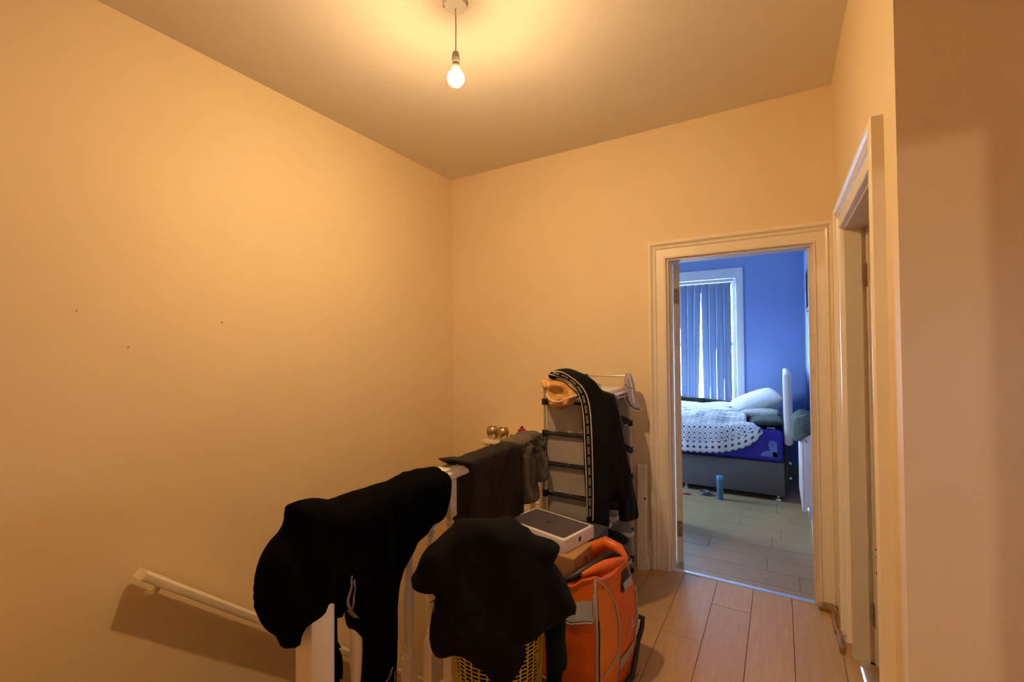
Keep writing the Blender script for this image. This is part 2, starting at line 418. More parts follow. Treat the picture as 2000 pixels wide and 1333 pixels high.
# ---- cloth: an outline laid on an upright (possibly bent) surface, filled with folds and given real thickness
def chaikin(p, n=1):
    for _ in range(n):
        q = []
        for i in range(len(p)):
            a, b = p[i], p[(i + 1) % len(p)]
            q.append((a[0] * .75 + b[0] * .25, a[1] * .75 + b[1] * .25))
            q.append((a[0] * .25 + b[0] * .75, a[1] * .25 + b[1] * .75))
        p = q
    return p
class Cloth:
    def __init__(s, path, outline, T, W=.05, Tb=None, amp=.01, fu=16, fv=4, seed=0, h=.012, smooth=1, fold=None):
        s.path = [Vector(p) for p in path]
        s.out = chaikin(outline, smooth)
        s.T, s.W, s.Tb = T, W, (Tb if Tb else (lambda u, z: T))
        s.amp, s.fu, s.fv, s.seed, s.h, s.fold = amp, fu, fv, seed, h, fold
        s.L = [0]
        for a, b in zip(s.path, s.path[1:]): s.L.append(s.L[-1] + (b - a).length)
    def frame(s, u):
        def at(u):
            for i in range(len(s.path) - 1):
                if u <= s.L[i + 1] or i == len(s.path) - 2:
                    e = (s.path[i + 1] - s.path[i]).normalized()
                    return s.path[i] + e * (u - s.L[i])
        p = at(u)
        t = (at(u + .03) - at(u - .03)).normalized()
        return p, Vector((t.y, -t.x))
    def dist(s, u, z):
        q = Vector((u, z)); best = 9
        for i in range(len(s.out)):
            a = s.out[i]; b = s.out[(i + 1) % len(s.out)]
            ex, ey = b[0] - a[0], b[1] - a[1]
            l2 = ex * ex + ey * ey or 1e-9
            t = max(0, min(1, ((u - a[0]) * ex + (z - a[1]) * ey) / l2))
            dx, dy = u - a[0] - ex * t, z - a[1] - ey * t
            d = dx * dx + dy * dy
            if d < best: best = d
        return math.sqrt(best)
    def disp(s, u, z, k):
        n = noise.noise(Vector((u * s.fu, z * s.fv, s.seed * 7.3 + k * 3.1)))
        n2 = noise.noise(Vector((u * s.fu * 2.3, z * s.fv * 2.0, s.seed * 3.7 + k * 9.1)))
        r = (1 - abs(n) * 2.2) * .6 + n2 * .5
        if s.fold: r += s.fold(u, z)
        return s.amp * r
    def off(s, u, z, d, front=True):
        k = min(1, d / s.W)
        prof = math.sqrt(max(0, 1 - (1 - k) ** 2))
        t = s.T if front else s.Tb(u, z)
        return prof * (t + s.disp(u, z, 0 if front else 1))
    def surf(s, u, z, lift=.002, d=None):
        p, n = s.frame(u)
        o = s.off(u, z, s.dist(u, z) if d is None else d) + lift
        return Vector((p.x + n.x * o, p.y + n.y * o, z))
    def build(s, name, m, parent=None):
        h = s.h
        bp = []
        for i in range(len(s.out)):
            a = Vector(s.out[i]); b = Vector(s.out[(i + 1) % len(s.out)])
            k = max(1, int((b - a).length / h))
            for j in range(k): bp.append(a.lerp(b, j / k))
        nbp = len(bp)
        us = [p.x for p in bp]; zs = [p.y for p in bp]
        pts = list(bp)
        rnd = random.Random(s.seed)
        z = min(zs); row = 0
        while z < max(zs):
            u = min(us) + (row % 2) * h * .5
            while u < max(us):
                pu, pz = u + rnd.uniform(-.1, .1) * h, z + rnd.uniform(-.1, .1) * h
                if s.inside(pu, pz) and s.dist(pu, pz) > .55 * h: pts.append(Vector((pu, pz)))
                u += h
            z += h * .87; row += 1
        v, e, f, ov, oe, of = geometry.delaunay_2d_cdt(pts, [(i, (i + 1) % nbp) for i in range(nbp)], [list(range(nbp))], 1, 1e-5)
        bm = nb()
        fr, bk = [], []
        for p in v:
            d = s.dist(p.x, p.y)
            q, n = s.frame(p.x)
            if d < 1e-4:
                a = bm.verts.new((q.x, q.y, p.y)); fr.append(a); bk.append(a)
            else:
                o = s.off(p.x, p.y, d); o2 = s.off(p.x, p.y, d, False)
                fr.append(bm.verts.new((q.x + n.x * o, q.y + n.y * o, p.y)))
                bk.append(bm.verts.new((q.x - n.x * o2, q.y - n.y * o2, p.y)))
        for t in f:
            if len(set(t)) < 3: continue
            try: bm.faces.new([fr[i] for i in t])
            except ValueError: pass
            if any(fr[i] is not bk[i] for i in t):
                try: bm.faces.new([bk[i] for i in reversed(t)])
                except ValueError: pass
        s.o = obj(name, bm, m, parent, 'all')
        return s.o
    def inside(s, u, z):
        c = False; n = len(s.out); j = n - 1
        for i in range(n):
            a, b = s.out[i], s.out[j]
            if (a[1] > z) != (b[1] > z) and u < (b[0] - a[0]) * (z - a[1]) / (b[1] - a[1]) + a[0]: c = not c
            j = i
        return c
    def ribbon(s, bm, line, w, lift=.003):
        """flat printed line lying on the front of the cloth"""
        P = resample(line, .012)
        vs = []
        for i, p in enumerate(P):
            t = (Vector(P[min(i + 1, len(P) - 1)]) - Vector(P[max(i - 1, 0)])).normalized()
            n = Vector((-t.y, t.x)) * w / 2
            vs.append((bm.verts.new(s.surf(p[0] + n.x, p[1] + n.y, lift)), bm.verts.new(s.surf(p[0] - n.x, p[1] - n.y, lift))))
        for a, b in zip(vs, vs[1:]): bm.faces.new((a[0], a[1], b[1], b[0]))
def resample(line, step):
    out = [tuple(line[0])]
    for a, b in zip(line, line[1:]):
        a, b = Vector(a), Vector(b)
        k = max(1, int((b - a).length / step))
        for j in range(1, k + 1): out.append(tuple(a.lerp(b, j / k)))
    return out
OUTL = {
 'A': ([(-1.17, 0.2), (-1.17, 3.0)],
  [(0.5558, 0.9517), (0.5705, 0.9593), (0.5976, 0.9585), (0.6354, 0.9533), (0.6888, 0.9303), (0.7388, 0.9298), (0.792, 0.9318), (0.8573, 0.9323), (0.9187, 0.9284), (0.9749, 0.9295), (1.0451, 0.9411), (1.1039, 0.9305), (1.1665, 0.9245), (1.2144, 0.8979), (1.2327, 0.8658), (1.2236, 0.8207), (1.2134, 0.7684), (1.1827, 0.7079), (1.1136, 0.7044), (1.0806, 0.6827), (1.0282, 0.6764), (0.993, 0.644), (0.9543, 0.5976), (0.9465, 0.5191), (0.9397, 0.4545), (0.9349, 0.3895), (0.93, 0.325), (0.9233, 0.24), (0.9202, 0.1441), (0.8142, 0.2168), (0.8129, 0.3099), (0.8203, 0.4143), (0.7911, 0.462), (0.7681, 0.493), (0.7591, 0.5284), (0.7606, 0.5459), (0.7457, 0.5687), (0.7311, 0.588), (0.7224, 0.5845), (0.7131, 0.582), (0.713, 0.5108), (0.7165, 0.4496), (0.7207, 0.3681), (0.7236, 0.3147), (0.6996, 0.3306), (0.6968, 0.4026), (0.6955, 0.4911), (0.6928, 0.5805), (0.6914, 0.6134), (0.6716, 0.6289), (0.6683, 0.5988), (0.6583, 0.601), (0.6576, 0.6386), (0.6517, 0.6157), (0.6227, 0.6106), (0.6009, 0.6053), (0.5857, 0.6023), (0.5768, 0.5881), (0.5738, 0.5545), (0.5336, 0.5748), (0.5224, 0.6125), (0.4954, 0.6427), (0.4796, 0.6689), (0.4693, 0.6945), (0.4641, 0.7424), (0.4716, 0.7944), (0.4793, 0.8165), (0.4897, 0.8379), (0.5165, 0.8691), (0.5473, 0.8925), (0.5501, 0.9211)]),
 'B': ([(-1.17, 0.2), (-1.17, 3.0)],
  [(1.2117, 0.9295), (1.2182, 0.9404), (1.2508, 0.9439), (1.3438, 0.9224), (1.4455, 0.9284), (1.6143, 0.9267), (1.6842, 0.9288), (1.7577, 0.9105), (1.7879, 0.879), (1.7972, 0.8092), (1.7952, 0.6792), (1.8041, 0.5854), (1.8018, 0.4427), (1.5221, 0.5293), (1.302, 0.6078), (1.3131, 0.6785), (1.3314, 0.7479), (1.3359, 0.8439), (1.3326, 0.8793), (1.2806, 0.8997)]),
 'B2': ([(-1.23, 0.2), (-1.23, 3.0)],
  [(1.36, 0.8631), (1.4301, 0.8538), (1.4411, 0.8099), (1.4253, 0.7453), (1.4133, 0.676), (1.3657, 0.6949)]),
 'C': ([(-1.17, 0.2), (-1.17, 3.0)],
  [(1.684, 0.9188), (1.758, 0.9311), (1.847, 0.9317), (1.908, 0.9433), (2.0073, 0.9302), (2.1004, 0.8892), (2.1789, 0.8402), (2.2329, 0.7758), (2.2604, 0.7336), (2.2316, 0.7154), (2.1758, 0.6916), (2.1284, 0.6643), (2.0327, 0.6561), (1.943, 0.6538), (1.9364, 0.6089), (1.896, 0.5714), (1.8572, 0.5668), (1.8042, 0.5879), (1.7948, 0.6532), (1.7861, 0.7596), (1.7772, 0.8524), (1.7374, 0.8937)]),
 'D': ([(-1.3285, 0.943), (-0.2975, 1.557)],
  [(0.4589, 0.8013), (0.4685, 0.822), (0.5063, 0.826), (0.5535, 0.8256), (0.6007, 0.8236), (0.6429, 0.835), (0.6715, 0.818), (0.6899, 0.7995), (0.7084, 0.7926), (0.7233, 0.7708), (0.7553, 0.7621), (0.7889, 0.7518), (0.8123, 0.7333), (0.8095, 0.7099), (0.7933, 0.6817), (0.788, 0.6633), (0.8046, 0.6349), (0.8162, 0.6114), (0.8343, 0.5747), (0.8641, 0.5362), (0.8641, 0.527), (0.8404, 0.5097), (0.8285, 0.4999), (0.7947, 0.4769), (0.7626, 0.4622), (0.7272, 0.4442), (0.6918, 0.4213), (0.6949, 0.3947), (0.6964, 0.3748), (0.6912, 0.3517), (0.6624, 0.3205), (0.6387, 0.2859), (0.6167, 0.2597), (0.5967, 0.2664), (0.5826, 0.2913), (0.5686, 0.3163), (0.5361, 0.3446), (0.5086, 0.3813), (0.4893, 0.3838), (0.4583, 0.385), (0.4332, 0.3868), (0.3997, 0.4004), (0.3813, 0.4237), (0.3798, 0.447), (0.3867, 0.5033), (0.3987, 0.554), (0.4056, 0.5847), (0.3636, 0.5917), (0.3351, 0.6011), (0.3217, 0.6203), (0.3217, 0.6337), (0.3403, 0.6619), (0.3506, 0.6935), (0.3641, 0.7176), (0.3811, 0.7367), (0.4013, 0.7499), (0.4352, 0.7831)]),
 'D2': ([(-1.2605, 1.093), (-0.2295, 1.707)],
  [(0.6067, 0.5441), (0.6605, 0.5613), (0.6959, 0.5257), (0.7058, 0.4442), (0.7015, 0.3666), (0.708, 0.3102), (0.7076, 0.2715), (0.6878, 0.2505), (0.681, 0.1031), (0.6312, 0.1035), (0.6364, 0.2791), (0.6303, 0.3936)]),
 'E': ([(-1.4, 2.175), (-0.86, 2.175), (-0.76, 2.225), (-0.7, 2.34), (-0.66, 2.6)],
  [(0.3291, 1.2353), (0.335, 1.2476), (0.3486, 1.2574), (0.3772, 1.2691), (0.4054, 1.2755), (0.4516, 1.2787), (0.4967, 1.2644), (0.549, 1.2444), (0.5978, 1.2071), (0.6178, 1.1699), (0.6664, 1.1526), (0.7116, 1.1416), (0.7243, 1.0781), (0.7326, 1.0189), (0.7542, 0.9246), (0.7759, 0.821), (0.7991, 0.7407), (0.8262, 0.6581), (0.8635, 0.563), (0.8912, 0.46), (0.8404, 0.4621), (0.7817, 0.4711), (0.7237, 0.4873), (0.7245, 0.5368), (0.7198, 0.5958), (0.6976, 0.6369), (0.6785, 0.6485), (0.6638, 0.6387), (0.6568, 0.5501), (0.6553, 0.4606), (0.6216, 0.4281), (0.5648, 0.4391), (0.5406, 0.459), (0.5378, 0.5895), (0.5309, 0.7527), (0.5266, 0.9171), (0.5197, 1.0904), (0.5112, 1.1232), (0.4955, 1.1558), (0.4508, 1.2045), (0.3955, 1.2241), (0.3624, 1.2172), (0.3386, 1.22)]),
 'EtL': ([(-1.4, 2.175), (-0.86, 2.175), (-0.76, 2.225), (-0.7, 2.34), (-0.66, 2.6)],
  [(0.3346, 1.2516), (0.3571, 1.2448), (0.3823, 1.2395), (0.4318, 1.2245), (0.4595, 1.2092), (0.4869, 1.1909), (0.5071, 1.163), (0.5202, 1.1288), (0.5282, 1.0914), (0.5344, 1.0477), (0.5372, 1.0007), (0.5385, 0.912), (0.5453, 0.6777), (0.5449, 0.527)]),
 'EtR': ([(-1.4, 2.175), (-0.86, 2.175), (-0.76, 2.225), (-0.7, 2.34), (-0.66, 2.6)],
  [(0.3609, 1.2613), (0.3825, 1.2607), (0.4075, 1.2628), (0.4391, 1.2537), (0.4668, 1.2382), (0.5009, 1.2168), (0.5277, 1.1923), (0.5469, 1.1549), (0.5573, 1.1109), (0.563, 1.0638), (0.5656, 1.0167), (0.5692, 0.9123), (0.5724, 0.6781), (0.5693, 0.5119)]),
 'Et2': ([(-1.4, 2.175), (-0.86, 2.175), (-0.76, 2.225), (-0.7, 2.34), (-0.66, 2.6)],
  [(0.694, 1.1372), (0.7182, 1.0642), (0.7388, 0.9829), (0.7452, 0.9291)]),
 'F': ([(-1.4, 2.185), (-0.6, 2.185)],
  [(0.2817, 1.2049), (0.2893, 1.2134), (0.2986, 1.2197), (0.3191, 1.2209), (0.3374, 1.2141), (0.352, 1.2168), (0.363, 1.2221), (0.3881, 1.2162), (0.4202, 1.2138), (0.4549, 1.1794), (0.4824, 1.158), (0.5061, 1.1399), (0.5043, 1.1319), (0.4888, 1.12), (0.4748, 1.1), (0.4608, 1.08), (0.4328, 1.0736), (0.4115, 1.0707), (0.3864, 1.0562), (0.3721, 1.0618), (0.3577, 1.0691), (0.3434, 1.0864), (0.3326, 1.1056), (0.3182, 1.1347), (0.3037, 1.1639), (0.2927, 1.1869)]),
 'Ft1': ([(-1.4, 2.185), (-0.6, 2.185)],
  [(0.3366, 1.1405), (0.3546, 1.1166), (0.3762, 1.1046), (0.4012, 1.1026), (0.4332, 1.114), (0.4682, 1.1286), (0.501, 1.1413)]),
 'Ft2': ([(-1.4, 2.185), (-0.6, 2.185)],
  [(0.2854, 1.2), (0.3, 1.1738), (0.3182, 1.138), (0.3362, 1.1025), (0.3578, 1.0741), (0.3865, 1.0594)]),
 'Ft3': ([(-1.4, 2.185), (-0.6, 2.185)],
  [(0.3409, 1.205), (0.3517, 1.1822), (0.3403, 1.1456), (0.3546, 1.1199)]),
 'H': ([(-1.0578, 2.6065), (-0.5422, 2.9135)],
  [(0.2669, 1.1772), (0.2737, 1.2214), (0.2896, 1.226), (0.3086, 1.2227), (0.3209, 1.1925), (0.3299, 1.1545), (0.3357, 1.1134), (0.3414, 1.066), (0.36, 1.0407), (0.3724, 1.0153), (0.3595, 0.9965), (0.331, 0.9967), (0.2934, 1.0222), (0.2748, 1.0476), (0.2657, 1.0793), (0.2629, 1.1108), (0.2633, 1.1456)]),
 'At1': ([(-1.17, 0.2), (-1.17, 3.0)],
  [(0.7043, 0.7165), (0.7013, 0.7053), (0.7021, 0.6884), (0.7005, 0.6725), (0.6997, 0.6549), (0.7042, 0.6349), (0.7112, 0.6163), (0.7228, 0.6009)]),
 'At2': ([(-1.17, 0.2), (-1.17, 3.0)],
  [(0.7104, 0.7021), (0.7096, 0.6934), (0.7154, 0.677), (0.7145, 0.662), (0.7153, 0.6477), (0.7195, 0.6318), (0.7212, 0.6157), (0.7313, 0.5996), (0.7398, 0.5813), (0.7536, 0.5617), (0.7624, 0.5487)]),
 'At3': ([(-1.17, 0.2), (-1.17, 3.0)],
  [(0.8755, 0.3449), (0.8692, 0.3343), (0.865, 0.321), (0.8566, 0.3126), (0.8474, 0.3065), (0.8422, 0.294), (0.8417, 0.2849)]),
 'At4': ([(-1.17, 0.2), (-1.17, 3.0)],
  [(0.8872, 0.3252), (0.8834, 0.3122), (0.8828, 0.2965), (0.8843, 0.2835), (0.8785, 0.2767), (0.8721, 0.2725), (0.8658, 0.2672)]),
}
# ------------------------------------------------------------------ the setting
XL, YB, XR, H, YE = -2.30, 2.905, 0.258, 2.775, 1.4435
DA, DB, DZ = -0.60, 0.162, 1.937          # bedroom doorway
EA, EB, EZ = 1.70, 2.50, 1.915            # side doorway in the right wall
YP = 3.02                                 # bedroom face of the back wall
def boxes(name, bs, m, label, kind='structure', cat=None):
    bm = nb()
    for b in bs: box(bm, *b)
    o = obj(name, bm, m)
    tag(o, label, cat, None, kind)
    return o
boxes('wall_left', [(XL - .12, XL, -.92, YP, -2.7, H)], 'wall', 'long cream stairwell wall on the left', cat='wall')
boxes('wall_back', [(XL, DA - .02, YB, YP, -2.7, H), (DA - .02, DB + .02, YB, YP, DZ + .02, H), (DB + .02, XR + .12, YB, YP, -.15, H)], 'wall', 'cream end wall holding the bedroom doorway', cat='wall')
boxes('wall_right', [(XR, XR + .12, YE + .12, EA - .02, -.15, H), (XR, XR + .12, EB + .02, YB, -.15, H), (XR, XR + .12, EA - .02, EB + .02, EZ + .02, H)], 'wall', 'short cream wall on the right holding the side doorway', cat='wall')
boxes('wall_facing', [(XR, 1.62, YE, YE + .12, -.15, H)], 'wall', 'shaded cream wall at the right edge facing the viewer', cat='wall')
boxes('wall_hall_side', [(1.5, 1.62, -.92, YE, -.15, H)], 'wall', 'cream wall beside the viewer', cat='wall')
boxes('wall_hall_rear', [(XL, -.53, -.92, -.8, -.15, H), (.25, .80, -.92, -.8, -.15, H), (1.10, 1.5, -.92, -.8, -.15, H), (.80, 1.10, -.92, -.8, -.15, 1.32), (.80, 1.10, -.92, -.8, 1.68, H), (-.53, .25, -.92, -.8, 1.985, H)], 'wall', 'cream wall behind the viewer with a doorway', cat='wall')
boxes('ceiling', [(XL - .12, 1.62, -.92, YP, H, H + .1)], 'ceil', 'pale ceiling over the landing', cat='ceiling')
boxes('wall_stair_side', [(-1.24, -1.14, .25, YB, -2.7, -.15), (XL, -1.24, .13, .25, -2.7, -.15), (XL, -1.14, .13, YB, -2.8, -2.7)], 'wall', 'cream wall under the landing edge', cat='wall')
boxes('wall_stair_boxing', [(-1.83, -1.245, 2.57, YB, -2.7, -.002)], 'wall', 'boxed ledge over the stairs below the slatted cabinet', cat='wall')
# floors: subfloor slabs with separate laminate planks
fl = boxes('floor', [(-1.24, 1.5, -.8, YE, -.15, -.010), (-1.24, XR, YE, YB, -.15, -.010), (XL, -1.24, -.8, .25, -.15, -.010)], 'subfloor', 'beech laminate floor of the landing', cat='floor')
rnd = random.Random(3)
def plank(parent, x0, x1, y0, y1, m):
    g = .0011
    bm = nb(); box(bm, x0 + g, x1 - g, y0 + g, y1 - g, -.010, 0, .0009, 1)
    for v in bm.verts: v.co -= Vector(((x0 + x1) / 2, (y0 + y1) / 2, 0))
    o = obj('plank', bm, m, parent, local=True)
    o.location = ((x0 + x1) / 2, (y0 + y1) / 2, 0)
PW = .186
fixed = {(-.334): [2.65, 1.27], (-.52): [2.28, .9]}
k = -7
while .036 + k * PW < 1.5:
    x0 = .036 + k * PW; x1 = min(1.5, x0 + PW); x0c = max(-1.24, x0)
    k += 1
    if x1 < -1.22: continue
    joints = None
    for kx, jl in fixed.items():
        if abs(kx - x0) < .03: joints = list(jl)
    if joints is None:
        j = rnd.uniform(1.2, 2.4) if not (-.2 < x0 < .1) else rnd.uniform(1.15, 1.6)
        joints = [j, j - 1.2]
    inside = x0c >= DA - .001 and x1 <= DB + .001
    ys = sorted([-.8] + [j for j in joints if -.7 < j < 2.85] + [YB + (.035 if inside else 0)])
    if x1 <= XR:
        for a, b in zip(ys, ys[1:]): plank(fl, x0c, x1, a, b, 'plank')
    else:
        plank(fl, x0c, x1, -.8, YE, 'plank')
        if x0c < XR:
            plank(fl, x0c, XR, YE, EA, 'plank'); plank(fl, x0c, XR + .022, EA, EB, 'plank'); plank(fl, x0c, XR, EB, YB, 'plank')
boxes('floor_doorway', [(DA, DB, YB, YP, -.15, -.010)], 'subfloor', 'floor strip inside the bedroom doorway', cat='floor')
plank(bpy.data.objects['floor_doorway'], DA + .01, DB - .01, YB + .035, YP, 'plank2')
plank(fl, DA + .01, .036 - 3 * PW, YB, YB + .035, 'plank'); plank(fl, .036, DB - .01, YB, YB + .035, 'plank')
x = -2.3
while x < -1.25:
    plank(fl, x, min(x + PW, -1.24), -.8, .25, 'plank'); x += PW
fb = boxes('floor_bedroom', [(-2.9, .25, YP, 6.15, -.15, -.010)], 'subfloor', 'pale laminate floor of the bedroom', cat='floor')
y = YP; n = 0
while y < 6.15:
    y1 = min(6.15, y + PW); j = [-1.3 + rnd.uniform(-.5, .5), -.12 + rnd.uniform(-.35, .25)]
    if n == 0: j[1] = .08
    if n == 2: j[1] = -.45
    xs = [-2.9] + sorted(j) + [.25]
    for a, b in zip(xs, xs[1:]): plank(fb, a, b, y, y1, 'plank2')
    y = y1; n += 1
f2 = boxes('floor_side_room', [(XR, 2.6, EA - .02, EB + .02, -.15, -.010), (XR + .12, 2.6, YE + .12, EA - .02, -.15, -.01), (XR + .12, 2.6, EB + .02, 4.2, -.15, -.01)], 'subfloor', 'laminate floor of the side room', cat='floor')
y = YE + .12
while y < 4.2:
    plank(f2, (XR + .05 if EA - .1 < y < EB - .1 else XR + .12), 2.6, max(y, EA) if y < EA < y + PW else y, min(y + PW, 4.2), 'plank2'); y += PW
# bedroom shell
boxes('wall_bedroom_front', [(-2.9, DA - .02, YP, YP + .01, 0, H), (DB + .02, .25, YP, YP + .01, 0, H), (DA - .02, DB + .02, YP, YP + .01, DZ + .02, H)], 'lilac', 'bedroom side of the doorway wall', cat='wall')
boxes('wall_bedroom_right', [(.25, XR + .12, YP + .0101, 6.4, -.15, H)], 'lilac', 'blue bedroom wall behind the headboard', cat='wall')
WX0, WX1, WZ0, WZ1 = -1.87, -.455, .62, 2.235
boxes('wall_bedroom_back', [(-3.0, WX0, 6.15, 6.4, -.15, H), (WX1, .25, 6.15, 6.4, -.15, H), (WX0, WX1, 6.15, 6.4, -.15, WZ0), (WX0, WX1, 6.15, 6.4, WZ1, H)], 'lilac', 'blue bedroom wall with the tall window', cat='wall')
boxes('wall_bedroom_left', [(-3.0, -2.9, YP, 3.73, -.15, H), (-3.0, -2.9, 4.57, 6.15, -.15, H), (-3.0, -2.9, 3.73, 4.57, -.15, .95), (-3.0, -2.9, 3.73, 4.57, 1.85, H)], 'lilac', 'bedroom wall out of sight with a side window', cat='wall')
boxes('ceiling_bedroom', [(-3.0, XR + .12, YP, 6.4, H, H + .1)], 'plaster', 'white bedroom ceiling', cat='ceiling')
# side room shell
boxes('wall_side_room_far', [(XR + .12, 2.6, 4.2, 4.3, -.15, H)], 'wall', 'far wall of the side room', cat='wall')
boxes('wall_side_room_near', [(1.62, 2.6, YE, YE + .12, -.15, H)], 'wall', 'near wall of the side room', cat='wall')
boxes('wall_side_room_right', [(2.6, 2.7, YE, 3.1, -.15, H), (2.6, 2.7, 3.5, 4.3, -.15, H), (2.6, 2.7, 3.1, 3.5, -.15, 1.0), (2.6, 2.7, 3.1, 3.5, 1.5, H)], 'wall', 'wall of the side room with a small window', cat='wall')
boxes('ceiling_side_room', [(XR + .12, 2.7, YP, 4.3, H, H + .1), (1.62, 2.7, YE, YP, H, H + .1)], 'ceil', 'ceiling of the side room', cat='ceiling')
# rear room shell (lit by its own bulb)
boxes('floor_rear_room', [(-1.6, .45, -5.0, -.8, -.15, -.0102)], 'plank2', 'floor of the room behind the viewer', cat='floor')
boxes('wall_rear_room', [(-1.7, -1.6, -5.0, -.92, -.15, H), (.45, .53, -5.0, -.92, -.15, H), (-1.7, .53, -5.1, -5.0, -.15, H)], 'plaster', 'walls of the room behind the viewer', cat='wall')
boxes('ceiling_rear_room', [(-1.7, .53, -5.1, -.92, H, H + .1)], 'plaster', 'ceiling of the room behind the viewer', cat='ceiling')

# architraves: moulded profile swept round the opening with mitred corners
PROF = [(0, 0), (0, .013), (.004, .019), (.011, .020), (.016, .014), (.060, .015), (.064, .022), (.072, .025), (.078, .021), (.082, .017), (.085, .028), (.093, .034), (.104, .033), (.110, .028), (.110, 0)]
def casing(root, name, P0, P1, m='gloss'):
    """strip between two mitred end outlines (lists of 3D points)"""
    bm = nb()
    a = [bm.verts.new(p) for p in P0]; b = [bm.verts.new(p) for p in P1]
    for i in range(len(a) - 1): bm.faces.new((a[i], a[i + 1], b[i + 1], b[i]))
    bm.faces.new((a[-1], a[0], b[0], b[-1]))
    bm.faces.new(a[::-1]); bm.faces.new(b)
    return obj(name, bm, m, root, True)
t1 = thing('trim_1', (DA - .1, YB, 0), 'moulded white architrave around the bedroom doorway', 'door frame', kind='structure')
kR = (XR - DB) / .1101
casing(t1, 'casing_upright', [(DA - s, YB - h, .0005) for s, h in PROF], [(DA - s, YB - h, DZ + s) for s, h in PROF])
casing(t1, 'casing_upright', [(DB + s * kR, YB - h, .035) for s, h in PROF], [(DB + s * kR, YB - h, DZ + s) for s, h in PROF])
casing(t1, 'casing_head', [(DA - s, YB - h, DZ + s) for s, h in PROF], [(DB + s * kR, YB - h, DZ + s) for s, h in PROF])
boxo('door_lining', DA - .02, DA + .010, YB, YP + .012, 0, DZ + .02, 'satin', t1)
boxo('door_lining', DB - .010, DB + .02, YB, YP + .012, 0, DZ + .02, 'satin', t1)
boxo('door_lining', DA + .010, DB - .010, YB, YP + .012, DZ - .010, DZ + .02, 'satin', t1)
boxo('door_stop', DA + .010, DA + .022, YB + .03, YB + .06, 0, DZ - .010, 'satin', t1)
boxo('door_stop', DB - .022, DB - .010, YB + .03, YB + .06, 0, DZ - .010, 'satin', t1)
t2 = thing('trim_2', (XR, EA, 0), 'moulded white architrave around the side doorway', 'door frame', kind='structure')
casing(t2, 'casing_upright', [(XR - h, EA - s, .0005) for s, h in PROF], [(XR - h, EA - s, EZ + s) for s, h in PROF])
casing(t2, 'casing_upright', [(XR - h, EB + s, .06) for s, h in PROF], [(XR - h, EB + s, EZ + s) for s, h in PROF])
casing(t2, 'casing_head', [(XR - h, EA - s, EZ + s) for s, h in PROF], [(XR - h, EB + s, EZ + s) for s, h in PROF])
boxo('door_lining', XR, XR + .13, EB + .006, EB + .02, 0, EZ + .02, 'satin', t2)
boxo('door_stop', XR, XR + .060, EB - .010, EB + .006, 0, EZ - .010, 'satin', t2)
boxo('door_lining', XR, XR + .13, EA - .02, EA + .010, 0, EZ + .02, 'satin', t2)
boxo('door_lining', XR, XR + .13, EA + .010, EB - .010, EZ - .010, EZ + .02, 'satin', t2)
# worn oak beads at the floor by the right-hand casings
t3 = thing('trim_3', (DB, YB, 0), 'chipped oak floor beads in the corner between the doorways', 'floor trim', kind='structure')
boxo('floor_bead', DB - .006, .222, YB - .046, YB - .030, 0, .022, 'oakbead', t3, .004)
boxo('floor_bead', .205, .222, 2.66, YB - .046, 0, .020, 'oakbead', t3, .004)
boxo('floor_bead', .212, .226, 2.505, 2.655, 0, .030, 'oakbead', t3, .004)
# skirtings
def skirt(name, bs, label):
    bm = nb()
    for b in bs:
        box(bm, *b)
    o = obj(name, bm, 'gloss'); tag(o, label, 'skirting board', kind='structure')
skirt('baseboard_back', [(-1.24, DA - .112, YB - .018, YB, .0005, .15), (-1.24, DA - .112, YB - .012, YB, .15, .172)], 'white skirting board between the banister and the bedroom doorway')
skirt('baseboard_right', [(XR - .018, XR, EB + .112, YB - .036, .0005, .15), (XR - .012, XR, EB + .112, YB - .036, .15, .172)], 'white skirting stub in the corner between the doorways')
skirt('baseboard_facing', [(XR, 1.5, YE - .018, YE, .0005, .15), (XR, 1.5, YE - .012, YE, .15, .172)], 'white skirting along the facing wall')
skirt('baseboard_bedroom', [(.232, .25, 3.04, 6.15, .0005, .12)], 'skirting along the bedroom wall')
# threshold strips
def threshold(name, label, x0, x1, y0, y1):
    bm = nb()
    ax = 0 if (x1 - x0) > (y1 - y0) else 1
    n = 8; A, B = [], []
    for i in range(n + 1):
        t = i / n; z = .0006 + .0055 * math.sin(math.pi * t) ** .7
        if ax == 0:
            A.append(bm.verts.new((x0, y0 + (y1 - y0) * t, z))); B.append(bm.verts.new((x1, y0 + (y1 - y0) * t, z)))
        else:
            A.append(bm.verts.new((x0 + (x1 - x0) * t, y0, z))); B.append(bm.verts.new((x0 + (x1 - x0) * t, y1, z)))
    for i in range(n): bm.faces.new((A[i], A[i + 1], B[i + 1], B[i]))
    bm.faces.new(A[::-1] if ax == 0 else A); bm.faces.new(B)
    bm.faces.new((A[0], B[0], B[-1], A[-1]))
    o = obj(name, bm, 'metal', None, True); tag(o, label, 'threshold strip', kind='structure')
threshold('trim_4', 'shiny metal threshold strip across the bedroom doorway', DA + .011, DB - .011, YB + .015, YB + .052)
threshold('trim_5', 'metal threshold strip at the side doorway', XR + .02, XR + .058, EA + .011, EB - .011)

